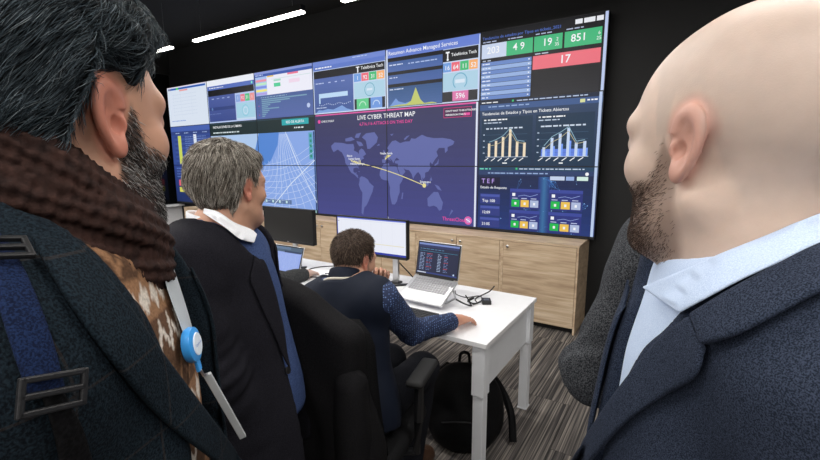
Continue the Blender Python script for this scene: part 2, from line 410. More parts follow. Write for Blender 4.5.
# ---- row 1, column 3
p = panel_pic(); p.rect(0, 0, 192, 108, (78, 98, 160), 0); p.rect(0, 0, 192, 6, (140, 156, 220)).rect(2, 6, 188, 6, (60, 92, 176))
p.dashes(5, 7, 26, 2.5, (190, 205, 240), 41)
p.rect(44, 12, 146, 42, (240, 240, 252)); p.rect(4, 12, 40, 42, (170, 196, 240))
for i, cc in enumerate([(240, 150, 170), (190, 235, 200), (120, 140, 230), (246, 236, 130), (176, 160, 230)]): p.rect(5, 18+i*7.4, 38, 5, cc, 2)
p.rect(46, 12, 22, 3, (240, 200, 90), 2).rect(114, 12, 34, 4, (240, 120, 150), 2).rect(68, 22, 24, 4, (170, 220, 200), 2).rect(68, 30, 22, 8, (70, 205, 150), 2)
p.rect(118, 26, 34, 8, (242, 218, 238), 2).rect(60, 20, 125, 1, (200, 225, 225), 2)
p.grad(3, 55, 186, 50, (66, 92, 152), (84, 104, 168))
p.dashes(20, 58, 90, 1.4, (150, 185, 205), 51)
for i, wv in enumerate([150, 96, 66, 30, 22, 60, 26, 20, 14, 10]): p.rect(22, 62+i*4.2, wv, 2.6, (118, 160, 186), 2)
for i in range(6): p.rect(10, 62+i*7, 3, 2, (200, 60, 130) if i % 3 == 2 else (60, 80, 120), 2)
p.disc(176, 86, 5, (190, 205, 240), 2)
put(p, 0, 2)
# ---- row 1, column 4
def tech_header(p, x, w, y=18, h=16):
    p.rect(x, y, w, h, (6, 8, 18), 2)
    tx, ty = x+w*0.08, y+h*0.18
    p.rect(tx, ty, w*0.11, h*0.14, W_, 4).rect(tx+w*0.04, ty, w*0.035, h*0.62, W_, 4).disc(tx+w*0.058, ty+h*0.66, h*0.1, W_, 4)
    p.text('Telefónica Tech', x+w*0.24, y+h*0.60, w*0.082, W_, 4, bold=0.06)
def card_row(p, x, y, w, h, vals):
    cols = [(112, 160, 226), (240, 108, 124), (64, 190, 118), (250, 176, 110)]
    for i, (v, cc) in enumerate(zip(vals, cols)):
        p.rect(x+w/4*i, y, w/4-0.8, h, cc, 2); p.text(v, x+w/4*(i+0.5), y+h*0.78, h*0.52, W_, 4, 'CENTER', 0.1)
p = panel_pic(); p.rect(0, 0, 192, 108, (206, 220, 248), 0); p.rect(0, 0, 192, 12, (116, 140, 214)).rect(2, 10, 188, 9, (96, 124, 204))
p.dashes(8, 13, 50, 2.4, W_, 61); p.dashes(110, 3, 40, 1.6, (190, 208, 244), 62)
p.rect(3, 20, 186, 15, (6, 8, 18)); p.grad(3, 35, 108, 70, (80, 104, 172), (62, 88, 152))
p.dashes(8, 44, 24, 2, (190, 205, 240), 63)
for i in range(3): p.dashes(44+18*i, 44, 8, 2, (190, 205, 240), 64+i)
p.rect(16, 66, 80, 9, (190, 220, 248), 2).rect(16, 66, 4, 20, (190, 220, 248), 2)
for i in range(18): p.rect(16+i*5, 88+1.5*math.sin(i), 2, 1.6, (200, 214, 244), 2)
p.dashes(8, 94, 30, 1.6, (200, 214, 244), 70)
p.poly([(5, 105), (14, 99), (26, 100), (40, 98), (56, 100), (70, 96), (80, 93), (92, 100), (104, 103), (108, 105)], (126, 162, 222), 2)
tech_header(p, 113, 76, 20, 15); card_row(p, 113, 36, 76, 15, ['1', '92', '31', '52'])
p.rect(113, 53, 76, 30, (176, 212, 232), 2).ring(152, 68, 12, 1.6, (110, 176, 200), 3).rect(145, 66, 14, 4, (216, 232, 246), 3)
p.rect(113, 84, 76, 20, (34, 40, 52), 1).rect(119, 84, 30, 20, (96, 206, 140), 2).rect(154, 84, 28, 20, (112, 156, 226), 2)
p.ring(134, 98, 8, 2, (190, 236, 206), 3, 180, 360).ring(168, 98, 8, 2, (200, 220, 246), 3, 180, 360)
put(p, 0, 3)
# ---- row 1, column 5
p = panel_pic(); p.rect(0, 0, 192, 108, (206, 220, 248), 0); p.rect(0, 0, 192, 17, (104, 130, 214)); p.rect(0, 2, 4, 104, (220, 230, 250), 2)
p.text('Resumen Advance Managed Services', 6, 12, 7.2, W_, 4, bold=0.05)
p.rect(4, 17, 118, 88, (8, 12, 22), 1); p.grad(4, 24, 117, 18, (64, 96, 158), (74, 104, 170), 2, 5); p.grad(4, 48, 117, 16, (64, 96, 158), (70, 100, 166), 2, 5)
p.grad(4, 70, 117, 35, (50, 86, 136), (72, 104, 160), 2, 8)
p.dashes(8, 29, 30, 2, (210, 222, 246), 81, 3); p.dashes(50, 30, 60, 1.8, (180, 200, 240), 82, 3); p.dashes(8, 52, 20, 1.6, (210, 222, 246), 83, 3); p.dashes(8, 73, 34, 1.8, (210, 222, 246), 84, 3)
p.poly([(8, 104), (14, 98), (22, 90), (28, 96), (42, 100), (56, 98), (66, 100), (78, 103), (78, 105), (8, 105)], (120, 156, 220), 3)
p.poly([(6, 104), (30, 102), (46, 102), (56, 97), (66, 74), (76, 96), (84, 103), (100, 102), (110, 104), (110, 105), (6, 105)], (196, 204, 110), 4)
p.rect(4, 104, 117, 2, (60, 90, 140), 4)
tech_header(p, 122, 66, 18, 20); card_row(p, 122, 40, 66, 15, ['16', '64', '11', '52'])
p.rect(122, 57, 66, 30, (176, 212, 232), 2).ring(155, 72, 13, 1.8, (110, 176, 206), 3, 130, 410).rect(146, 69, 18, 6, (220, 234, 248), 3)
p.rect(122, 88, 66, 17, (46, 46, 50), 1).rect(141, 88, 30, 16, (226, 122, 176), 2).text('596', 156, 100, 9, W_, 4, 'CENTER', 0.1)
p.rect(189, 2, 3, 104, (200, 214, 246), 3)
put(p, 0, 4)
# ---- row 1, column 6: ticket counters
p = panel_pic(); p.rect(0, 0, 192, 108, (6, 7, 14), 0); p.rect(187, 0, 4, 108, (190, 205, 240), 1)
p.text('Tendencias de estados por Tipos en tickets_2021', 3, 13, 4.6, (84, 120, 216), 3)
for i, (x0, w0) in enumerate([(147, 10), (159, 15), (176, 9)]): p.rect(x0, 5, w0, 6.5, (236, 238, 244), 2)
for i, (x0, cc, t) in enumerate([(2, (204, 216, 240), '203'), (44, (64, 184, 124), '4 9'), (88, (64, 184, 124), '19'), (133, (64, 184, 124), '851')]):
    p.rect(x0, 20, 42 if i < 3 else 51, 22, cc, 2); p.dashes(x0+2, 16, 24, 1.6, (180, 190, 220), 90+i)
    p.text(t, x0+(20 if i else 20), 35, 11, W_, 4, 'CENTER', 0.15)
p.text('2', 121, 30, 5, W_, 4).text('35', 119, 37, 5, W_, 4).text('6', 179, 30, 5, W_, 4).text('25', 177, 37, 5, W_, 4)
p.rect(87, 48, 97, 20, (238, 112, 126), 2).text('17', 135, 63, 12, W_, 4, 'CENTER', 0.15); p.dashes(90, 44.6, 20, 1.6, (190, 200, 220), 95)
p.dashes(4, 45, 16, 1.6, (190, 200, 220), 96)
for i in range(9):
    p.rect(2, 48+i*6.6, 83, 6.0, (150, 178, 226) if i % 2 else (104, 136, 200), 2); p.dashes(4, 50+i*6.6, 14, 1.8, (226, 234, 250), 200+i, 3); p.rect(80, 50+i*6.6, 2, 1.8, W_, 3)
p.grad(87, 69, 97, 38, (8, 8, 14), (34, 34, 40), 1, 8)
put(p, 0, 5)
# ---- rows 2 and 3, column 1
p = panel_pic(); p.rect(0, 0, 192, 108, (50, 76, 148), 0); p.rect(0, 0, 192, 14, (70, 98, 178)); p.rect(2, 14, 188, 10, (46, 66, 130))
for i in range(4): p.dashes(24+44*i, 18, 20, 2, (180, 200, 240), 300+i)
for i in range(13): p.rect(16, 28+i*6, 170, 4, (58, 84, 158) if i % 2 else (44, 66, 134), 1); p.dashes(70, 29+i*6, 100, 1.5, (130, 156, 214), 310+i)
p.rect(34, 26, 16, 78, (206, 218, 96), 2).rect(112, 24, 14, 60, (228, 236, 248), 2)
put(p, 1, 0)
p = panel_pic(); p.grad(0, 0, 192, 108, (44, 66, 138), (24, 44, 96), 0)
for i in range(4): p.dashes(14, 8+i*8, 160, 2, (110, 140, 210), 330+i)
for i, cc in enumerate([(230, 96, 116), (60, 190, 120), (230, 96, 116), (60, 190, 120)]): p.rect(20+i*42, 42, 38, 17, cc, 2); p.rect(34+i*42, 47, 8, 6, W_, 3)
for i in range(4): p.rect(20+i*42, 63, 38, 14, (214, 214, 92), 2); p.rect(34+i*42, 67, 8, 5, (246, 246, 200), 3)
put(p, 2, 0)
# ---- rows 2-3, columns 2-3: street map in a browser
p = Pic(2*PW, 2*PH, 384, 216); p.rect(0, 0, 384, 216, (138, 170, 234), 0)
p.rect(0, 0, 384, 32, (16, 40, 42)); p.rect(0, 0, 384, 3, (40, 66, 80), 2)
p.text('INSTALACIONES DE LA CÁMARA', 14, 13, 6, W_, 4, bold=0.08); p.dashes(14, 23, 110, 3, (220, 232, 236), 341, 3)
p.rect(280, 4, 86, 13, (36, 170, 176), 3).text('RED DE ALERTA', 323, 13, 6, W_, 4, 'CENTER', 0.05); p.dashes(320, 22, 34, 3, (220, 232, 236), 342, 3)
p.poly([(3, 32), (3, 212), (150, 212), (120, 150), (176, 120), (200, 60), (214, 32)], (176, 204, 240), 1)
p.poly([(196, 32), (180, 70), (150, 96), (190, 120), (236, 96), (262, 60), (268, 32)], (84, 136, 214), 2)
for q in range(9): p.line([(270+q*3, 36), (258+q*10, 110), (246+q*22, 180), (240+q*26, 206)], 1.1, (206, 222, 250), 3)
for q in range(8): p.line([(150, 96+q*12), (210, 108+q*13), (270, 100+q*15), (330, 84+q*16), (380, 60+q*17)], 1.0, (196, 214, 248), 3)
for q in range(6): p.ring(196, 108, 18+q*14, 1.0, (190, 212, 246), 3, -20, 110)
p.line([(240, 200), (300, 150), (380, 96)], 2.0, (222, 234, 252), 4).line([(290, 32), (330, 110), (382, 190)], 1.6, (222, 234, 252), 4)
p.rect(364, 36, 12, 58, (92, 168, 196), 3)
for q in range(5): p.rect(367, 40+q*11, 6, 6, (40, 140, 120), 4)
p.rect(190, 188, 110, 10, (90, 116, 160), 3)
for q in range(4): p.rect(208+q*24, 190, 6, 6, (200, 230, 230), 4)
p.rect(0, 206, 384, 10, (24, 62, 78), 3); p.rect(356, 207, 9, 8, (170, 220, 225), 4).rect(370, 207, 9, 8, (190, 235, 235), 4); p.rect(378, 34, 4, 172, (40, 70, 120), 3)
p.build('street_map_picture', vw, (PW, 0, 2*PH))
# ---- rows 2-3, columns 4-5: world threat map
p = Pic(2*PW, 2*PH, 384, 216)
p.grad(0, 0, 384, 216, (52, 52, 92), (64, 68, 136), 0, 14); p.rect(4, 0, 374, 3.2, (232, 92, 168)).rect(378, 0, 3.4, 214, (226, 232, 248), 2)
p.text('LIVE CYBER THREAT MAP', 188, 16.5, 9.0, W_, 5, 'CENTER', 0.1)
p.text('6,716,116 ATTACKS ON THIS DAY', 188, 28, 6.2, (236, 74, 160), 5, 'CENTER', 0.06)
p.disc(14, 15, 4, (232, 74, 160), 4).text('CHECK POINT', 20, 17, 4.2, W_, 4, bold=0.05)
p.rect(316, 7, 54, 17, (206, 52, 120), 3).rect(317, 8, 52, 15, (70, 32, 74), 4).text("DON'T WAIT TO BE ATTACKED", 320, 14, 3.0, W_, 5, bold=0.1).text('PREVENTION STARTS', 320, 20.5, 3.0, W_, 5, bold=0.1).rect(355, 17, 12, 4.5, (232, 74, 160), 5)
def ll(lon, lat): return (187.4+lon*0.842, 140-lat*(0.88 if lat > 0 else 1.22)-(lat*lat*0.0036 if lat > 0 else -lat*lat*0.001))
LAND = (96, 105, 168)
cont = [
 [(-168, 66), (-156, 71), (-130, 70), (-115, 68), (-95, 68), (-92, 62), (-94, 58), (-82, 55), (-79, 52), (-77, 58), (-70, 61), (-64, 59), (-56, 52), (-66, 48), (-62, 45), (-70, 43), (-74, 39), (-76, 35), (-81, 31), (-80, 26), (-83, 29), (-90, 29), (-97, 27), (-97, 21), (-91, 18), (-87, 21), (-88, 16), (-83, 14), (-83, 9), (-78, 8), (-84, 8), (-92, 14), (-104, 19), (-110, 25), (-115, 32), (-122, 37), (-124, 46), (-132, 55), (-146, 60), (-160, 56), (-166, 61)],
 [(-78, 8), (-72, 12), (-62, 10), (-52, 5), (-48, -1), (-35, -7), (-39, -16), (-46, -24), (-53, -33), (-58, -38), (-65, -42), (-68, -50), (-69, -54), (-74, -51), (-73, -40), (-71, -28), (-70, -18), (-77, -12), (-81, -5), (-78, 2)],
 [(-17, 15), (-16, 22), (-9, 31), (-5, 35), (10, 37), (12, 33), (20, 32), (32, 31), (36, 23), (43, 12), (51, 12), (46, 3), (40, -3), (40, -15), (35, -22), (32, -29), (26, -34), (18, -34), (14, -24), (12, -15), (13, -8), (9, 0), (8, 4), (-5, 5), (-12, 8)],
 [(-9, 38), (-9, 43), (-2, 44), (-4, 48), (2, 50), (8, 54), (10, 58), (5, 60), (12, 65), (20, 70), (30, 71), (42, 67), (56, 69), (68, 69), (72, 73), (82, 72), (100, 77), (112, 74), (130, 72), (150, 72), (170, 70), (179, 67), (176, 63), (163, 60), (163, 55), (157, 52), (156, 59), (142, 59), (136, 54), (140, 48), (133, 43), (128, 38), (126, 35), (121, 39), (119, 35), (122, 30), (116, 23), (108, 21), (108, 13), (104, 9), (100, 13), (103, 2), (98, 9), (96, 17), (90, 22), (85, 19), (80, 14), (77, 8), (73, 18), (66, 25), (57, 26), (51, 29), (56, 22), (45, 13), (42, 16), (35, 29), (36, 36), (27, 37), (28, 41), (40, 42), (33, 46), (28, 43), (23, 37), (19, 42), (13, 45), (16, 40), (11, 43), (3, 43), (-1, 37)],
 [(114, -22), (122, -17), (130, -12), (136, -12), (141, -12), (146, -19), (153, -27), (150, -37), (144, -39), (138, -34), (130, -32), (120, -34), (115, -33)],
 [(-52, 60), (-44, 60), (-24, 69), (-20, 76), (-30, 83), (-55, 82), (-68, 77), (-56, 72)],
 [(-5, 50), (1, 52), (-2, 57), (-6, 58), (-4, 54)], [(44, -25), (48, -25), (50, -15), (47, -15)], [(131, 32), (136, 34), (141, 36), (142, 44), (138, 38), (132, 35)],
 [(96, 5), (106, -6), (102, -5), (95, 4)], [(109, 1), (115, 6), (118, 2), (115, -4), (110, -2)], [(132, -1), (142, -3), (150, -10), (140, -8)],
 [(168, -46), (174, -41), (178, -38), (174, -36), (170, -43)], [(-120, 76), (-100, 78), (-90, 74), (-105, 72), (-120, 72)], [(-85, 82), (-70, 83), (-78, 76), (-90, 77)], [(-85, 72), (-70, 70), (-64, 65), (-76, 64), (-82, 68)],
 [(15, 79), (24, 80), (20, 77)], [(52, 72), (60, 76), (68, 77), (56, 71)], [(-24, 64), (-14, 65), (-18, 67)], [(119, 5), (123, 13), (121, 18), (124, 12), (126, 7)], [(-84, 22), (-75, 20), (-78, 22)],
]
def tess(poly):
    from mathutils.geometry import tessellate_polygon
    return tessellate_polygon([[Vector((a, b, 0)) for a, b in poly]])
for c in cont:
    q = [ll(*a) for a in c]
    for t in tess(q): p.poly([q[i] for i in t], LAND, 2)
YL = (238, 226, 150)
a0, a1 = ll(-84, 38), ll(106, -3)
arc = [(a0[0]+(a1[0]-a0[0])*t, a0[1]+(a1[1]-a0[1])*t-4*math.sin(math.pi*t)) for t in [i/16 for i in range(17)]]
p.line(arc, 1.5, YL, 4).disc(a1[0], a1[1], 4, YL, 5).text('Singapore', a1[0]+2, a1[1]-5, 4.4, W_, 5, 'CENTER', 0.06)
for dx, dy, s_ in [(0, 0, 'United States'), (4, 5, 'Virginia, US'), (-12, -6, 'Illinois'), (8, 10, 'Atlanta, Georgia')]: p.text(s_, a0[0]-8+dx, a0[1]+dy-6, 4.2, W_ if dx != 4 else YL, 5, 'CENTER', 0.06)
for k in range(4): p.line([(a0[0]-18+9*k, a0[1]-6+2*k), (a0[0], a0[1]+2)], 1.4, YL, 4)
e0 = ll(8, 48); p.text('Netherlands', e0[0]-4, e0[1]-4, 4.4, W_, 5, 'CENTER', 0.06); p.poly([(e0[0]-3, e0[1]-3), (e0[0]-8, e0[1]+7), (e0[0]+8, e0[1]-2)], YL, 4)
p.text('ThreatCloud', 340, 206, 7.0, (232, 74, 160), 4, 'CENTER', 0.08); p.disc(367, 203, 7.5, (206, 150, 214), 4).ring(367, 203, 6, 2.2, (232, 74, 160), 5).line([(362, 200), (372, 206)], 1.4, W_, 5)
p.poly([(189, 216), (196, 216), (192.5, 206)], (214, 222, 240), 4)
p.build('threat_map_picture', vw, (3*PW, 0, 2*PH))
# ---- row 2, column 6: two bar charts
p = panel_pic(); p.grad(0, 0, 192, 108, (44, 66, 100), (22, 46, 74), 0); p.rect(0, 0, 192, 7, (22, 36, 60)).rect(0, 7, 192, 9, (58, 88, 140)); p.rect(186, 0, 4, 108, (190, 208, 240), 2)
p.dashes(4, 3, 30, 1.6, W_, 401); p.rect(56, 2, 3, 3, (60, 200, 120), 2); p.dashes(64, 3, 110, 1.6, (190, 205, 235), 402); p.dashes(16, 10, 70, 1.8, (150, 176, 220), 403)
p.rect(160, 9, 7, 5, (220, 226, 160), 2).dashes(170, 10, 14, 2, W_, 404)
p.text('Tendencias de Estados y Tipos en Tickets Abiertos', 5, 24, 5.0, W_, 4, bold=0.05)
for k, (x0, wd, bars, bc, seed) in enumerate([(5, 86, [22, 26, 32, 44, 24, 22], (244, 226, 196), 410), (96, 86, [14, 28, 34, 42, 20, 22], (200, 218, 246), 420)]):
    p.rect(x0, 28, wd, 78, (20, 50, 76), 1); p.dashes(x0+4, 31, 40, 2, W_, seed, 2); p.dashes(x0+4, 36, 32, 1.6, (200, 214, 236), seed+1)
    p.dashes(x0+8, 45, 66, 2.2, (210, 222, 240), seed+2)
    for g in range(4): p.rect(x0+8, 56+g*10, wd-16, 0.4, (70, 100, 130), 2); p.rect(x0+3, 55+g*10, 3, 1.6, (190, 205, 230), 2)
    base = 92
    if k == 1: p.rect(x0+10, base-11, 68, 11, (96, 130, 226), 2)
    pts = []
    for i, b_ in enumerate(bars):
        xx = x0+12+i*12; p.rect(xx, base-b_, 4.2, b_, bc, 3)
        if k == 1: p.rect(xx+4.2, base-b_*0.55, 2.6, b_*0.55, (120, 160, 250), 3)
        pts.append((xx+2, base-b_-2)); p.line([(xx-6, base+7), (xx+1, base+2)], 1.3, W_, 3)
    p.line(pts, 0.9, (150, 190, 210), 4)
    p.line([(a, b+6+3*math.sin(i)) for i, (a, b) in enumerate(pts)], 0.8, (200, 190, 150), 4)
    p.rect(x0+8, base, wd-14, 0.8, (200, 214, 236), 3).dashes(x0+38, 101.5, 8, 1.8, W_, seed+5)
put(p, 1, 5)
# ---- row 3, column 6: starry dashboard
p = panel_pic(); p.grad(0, 0, 192, 108, (20, 34, 70), (26, 52, 118), 0); p.rect(0, 0, 192, 7, (30, 66, 96)).rect(0, 7, 192, 7, (40, 60, 104)); p.rect(186, 0, 4, 108, (190, 208, 240), 3)
p.dashes(3, 3, 20, 2, (110, 220, 190), 501); p.rect(66, 2, 3, 3, (60, 200, 120), 2); p.dashes(72, 3, 100, 1.6, (200, 214, 236), 502); p.dashes(18, 10, 100, 1.8, (150, 176, 220), 503)
p.disc(176, 11, 2.6, W_, 2).rect(122, 15, 22, 6, (200, 214, 240), 2).rect(146, 15, 12, 6, (150, 176, 226), 2).rect(162, 15, 16, 6, (214, 240, 230), 2)
rr = random.Random(3)
st = [(rr.uniform(30, 180), rr.uniform(18, 104)) for _ in range(60)]
for a, b in st: p.disc(a, b, rr.uniform(0.3, 1.0), (150, 200, 250), 1, 6)
for a, b in st:
    for c, d in st:
        if 0 < math.hypot(a-c, b-d) < 16: p.line([(a, b), (c, d)], 0.25, (70, 120, 190), 1)
for i in range(8): p.rect(104+i*1.2, 16, 1.2, 90, (26+i*4, 52+i*8, 118+i*6), 1)
for i in range(8): p.rect(113.6+i*1.2, 16, 1.2, 90, (54-i*4, 108-i*8, 160-i*6), 1)
p.rect(4, 18, 36, 16, (14, 14, 50), 2).text('T E F', 7, 28, 8, (190, 160, 240), 4, bold=0.1); p.text('Estado de Requests', 5, 37, 4.4, W_, 4, bold=0.05)
for i, tx in enumerate(['Top 100', '12:09', '21:05']):
    p.rect(5, 46+i*20, 36, 17, (46, 58, 130), 2).rect(6, 47+i*20, 34, 4, (70, 86, 170), 3); p.text(tx, 9, 60+i*20, 5, W_, 4, bold=0.08)
for (x0, y0) in [(58, 36), (122, 36), (58, 71), (122, 71)]:
    p.rect(x0, y0, 50, 32, (40, 50, 124), 2).rect(x0, y0, 50, 5, (58, 72, 156), 3).rect(x0+4, y0+7, 5, 5, W_, 3)
    p.line([(x0+14, y0+12), (x0+24, y0+10), (x0+34, y0+12), (x0+46, y0+8)], 0.7, (150, 170, 230), 3)
    for i, cc in enumerate([(24, 186, 76), (240, 196, 84), (176, 190, 224)]):
        p.rect(x0+3+i*15.5, y0+18, 13.5, 11.5, cc, 3); p.rect(x0+8+i*15.5, y0+22, 3.4, 4, W_, 4); p.rect(x0+4+i*15.5, y0+15, 9, 1.2, (200, 210, 240), 3)
put(p, 2, 5)
# ------------------------------------------------------------------ row of oak cabinets under the screens
CT, CY = 0.842, -0.372
def knob(parent, x, y, z):
    MB().lathe([(0.006, 0), (0.006, 0.008), (0.013, 0.010), (0.014, 0.016), (0.010, 0.019)], n=16).build('knob', M['chrome'], parent, True, Matrix.Translation((x, y, z)) @ Matrix.Rotation(math.pi/2, 4, 'X'))
def cabinet(x0, x1, doors, label):
    t = empty('storage_cabinet', ((x0+x1)/2, (CY+YB)/2, 0), 0, label, 'cabinet', 'oak cabinets under the screens')
    w = x1-x0; dpt = YB-CY-0.004; yf = -dpt/2
    MB().box((0, 0.015, 0.03), (w-0.04, dpt-0.09, 0.06)).build('plinth', M['plinth'], t)
    MB().box((0, 0.012, 0.44), (w-0.036, dpt-0.03, 0.760)).build('carcass', M['wood'], t)
    for s in (-1, 1): MB().box((s*(w/2-0.009), 0.0, 0.411), (0.0175, dpt, 0.820)).build('side_panel', M['wood'], t)
    dw = (w-0.036)/doors
    for k in range(doors):
        xc = -w/2+0.018+dw*(k+0.5)
        d = MB().box((xc, yf+0.007, 0.44), (dw-0.005, 0.018, 0.760), 0.0015, seg=1).build('door', M['wood'], t)
        knob(d, xc+(dw/2-0.045)*(1 if (doors == 2 and k == 0) else -1), yf-0.002, 0.775)
cabs = [(-1.444, -0.722, 1, 'single-door oak cabinet at the right end of the cabinet row'), (-2.425, -1.444, 2, 'two-door oak cabinet behind the open silver laptop'),
        (-3.406, -2.425, 2, 'two-door oak cabinet behind the bright white monitor'), (-4.387, -3.406, 2, 'two-door oak cabinet seen between the black and white monitors'),
        (-5.368, -4.387, 2, 'two-door oak cabinet behind the switched-off black monitor'), (-6.349, -5.368, 2, 'two-door oak cabinet hidden behind the grey-haired man'),
        (-7.05, -6.349, 2, 'oak cabinet at the far left end near the window')]
for c in cabs: cabinet(*c)
tagset(MB().box(((-7.05-0.722)/2, (CY+YB)/2, CT-0.009), (7.05-0.722, YB-CY, 0.018), 0.001, seg=1).build('cabinet_top', M['wood']), 'long thin oak top running over the cabinet row', 'cabinet top')

# ------------------------------------------------------------------ desks
DY0, DY1, DZ = -2.51, -1.69, 0.74
def desk(x0, x1, label):
    xc = (x0+x1)/2; yc = (DY0+DY1)/2; w = x1-x0; d = DY1-DY0
    t = empty('desk', (xc, yc, 0), 0, label, 'desk', 'white desks in a row')
    MB().box((0, 0, DZ-0.0125), (w-0.002, d, 0.025), 0.002).build('desk_top', M['white'], t)
    for sx in (-1, 1):
        xs = sx*(w/2-0.045)
        for sy in (-1, 1):
            ys = sy*(d/2-0.045)
            MB().box((xs, ys, (DZ-0.025+0.455)/2), (0.066, 0.074, DZ-0.025-0.455), 0.003).build('leg_sleeve', M['wmetal'], t)
            MB().box((xs, ys, 0.2325), (0.054, 0.062, 0.447), 0.003).build('leg', M['wmetal'], t)
            MB().box((xs, ys, 0.005), (0.06, 0.068, 0.008)).build('foot', M['wmetal'], t)
        MB().box((xs, 0, 0.59), (0.022, d-0.16, 0.25), 0.002).build('side_panel', M['wmetal'], t)
    MB().box((0, d/2-0.05, 0.69), (w-0.16, 0.03, 0.05), 0.002).build('rail', M['wmetal'], t)
    return t
desk(-2.33, -0.712, 'white desk with the open silver laptop and the resting hand')
desk(-3.95, -2.332, 'white desk under the switched-off black monitor')
desk(-5.57, -3.952, 'white desk at the far left end of the row')

# ------------------------------------------------------------------ monitors
def monitor(x, y, rz, w, h, z0, lit, label, post_mat, po=0.0):
    t = empty('monitor', (x, y, DZ), rz, label, 'monitor')
    zc = z0-DZ+h/2
    MB().box((0, 0.02, zc), (w, 0.035, h), 0.006).build('housing', M['black'], t)
    MB().box((po*0.55, 0.045, zc-0.02), (w*0.5, 0.03, h*0.5), 0.008).build('rear_bulge', M['black'], t)
    b = 0.008
    fr = MB(); fr.box((0, 0.0, zc+h/2-b/2), (w, 0.008, b)).box((0, 0.0, zc-h/2+0.009), (w, 0.008, 0.018)).box((-w/2+b/2, 0, zc), (b, 0.008, h)).box((w/2-b/2, 0, zc), (b, 0.008, h))
    fr.build('bezel', M['black'], t)
    iw, ih = w-2*b, h-b-0.018
    if lit:
        p = Pic(iw, ih, 160, 70); p.rect(0, 0, 160, 70, (238, 241, 252), 0); p.rect(0, 0, 160, 2.5, (104, 118, 214), 1).rect(0, 0, 1.2, 70, (60, 70, 190), 2).rect(0, 66, 160, 4, (40, 58, 170), 1)
        p.rect(3, 5, 154, 0.5, (214, 220, 236)).rect(2, 8, 3, 1, (90, 90, 110)).rect(60, 49, 96, 1.6, (232, 226, 196), 1)
        for k in range(6): p.rect(10+24*k, 5, 0.4, 58, (226, 230, 242), 1)
        p.build('screen_picture', t, (-iw/2, 0, zc+h/2-b))
    else:
        MB().box((0, -0.0005, zc+0.005), (iw, 0.003, ih)).build('dark_screen', simple('switched_off_screen', (26, 25, 24), 0.35, var=0.03), t)
        MB().box((0, -0.005, zc-h/2+0.009), (0.02, 0.002, 0.004)).build('maker_badge', M['chrome'], t)
    MB().box((po, 0.07, zc/2+0.002), (0.045, 0.022, zc), 0.003).build('stand_post', post_mat, t)
    fb = MB()
    for s in (-1, 1): fb.box((po+s*0.055, 0.03, 0.006), (0.15, 0.035, 0.010), 0.003, Matrix.Rotation(s*0.75, 3, 'Z'))
    fb.box((po, 0.07, 0.008), (0.07, 0.06, 0.014), 0.004)
    fb.build('stand_foot', M['black'], t)
    return t
monitor(-2.63, -2.0, 0.0, 0.565, 0.278, 0.953, False, 'switched-off black monitor standing on the desk behind the blue-screened laptop', M['chrome'])
monitor(-1.82, -1.97, 0.03, 0.61, 0.272, 0.935, True, 'lit monitor with a bright white page in front of the seated man', M['chrome'], 0.17)

# ------------------------------------------------------------------ laptops
def laptop(x, y, rz, w, d, base_tilt, z_front, scr_tilt, scr_h, scr, label, keys=True, stand=False):
    t = empty('laptop', (x, y, DZ), rz, label, 'laptop')
    Rb = Matrix.Rotation(base_tilt, 3, 'X'); zf = z_front-DZ
    def bp(u, v, wv=0.0): return Vector((u, 0, 0)) + Rb @ Vector((0, v, wv)) + Vector((0, 0, zf))      # v from front edge back
    c = bp(0, d/2, 0.007); MB().box(c, (w, d, 0.014), 0.004, Rb).build('base', M['alu'], t)
    if keys:
        kr = MB()
        rows = 6; kw = (w-0.05)/14
        for r in range(rows):
            for k in range(14):
                if r == 0 and 4 <= k <= 8: continue
                kr.box(bp(-w/2+0.025+kw*(k+0.5), d*0.42+r*(d*0.5/rows)+0.006, 0.0150), (kw*0.8, d*0.5/rows*0.76, 0.003), 0, Rb)
            if r == 0: kr.box(bp(-w/2+0.025+kw*6.5, d*0.42+0.006, 0.0150), (kw*4.8, d*0.5/rows*0.76, 0.003), 0, Rb)
        kr.build('keys', M['key'], t)['kind'] = 'stuff'
        MB().box(bp(0, d*0.2, 0.0142), (w*0.32, d*0.28, 0.001), 0, Rb).build('touchpad', M['alu'], t)
    hinge = bp(0, d, 0.014)
    Rs = Matrix.Rotation(scr_tilt, 3, 'X')
    MB().box(hinge + Rs @ Vector((0, 0.004, scr_h/2)), (w, 0.007, scr_h), 0.003, Rs).build('lid', M['alu'], t)
    MB().cyl(hinge+Vector((-w*0.4, 0.002, 0)), hinge+Vector((w*0.4, 0.002, 0)), 0.006, n=10).build('hinge', M['black'], t)
    MB().box(hinge + Rs @ Vector((0, -0.0005, scr_h/2)), (w-0.006, 0.002, scr_h-0.006), 0, Rs).build('screen_glass', M['black'], t)
    o = scr(w-0.022, scr_h-0.03).build('screen_picture', t, hinge + Rs @ Vector((-(w-0.022)/2, -0.002, scr_h-0.012)))
    o.rotation_euler = (scr_tilt, 0, 0)
    if stand:
        s = MB()
        for sx in (-1, 1):
            a = bp(sx*w*0.36, d*0.92, -0.004); b = Vector((sx*w*0.36, d*0.55, 0.006)); e = Vector((sx*w*0.36, d*1.1, 0.006))
            s.tube([b, a], 0.006).tube([a, e], 0.006).tube([b, e], 0.006)
        s.tube([(-w*0.36, d*0.55, 0.006), (w*0.36, d*0.55, 0.006)], 0.005)
        st = s.build('laptop_stand', M['alu'], None, True); st.location = (x, y, DZ); st.rotation_euler = (0, 0, rz)
        tagset(st, 'small metal stand raising the open silver laptop', 'laptop stand')
    return t
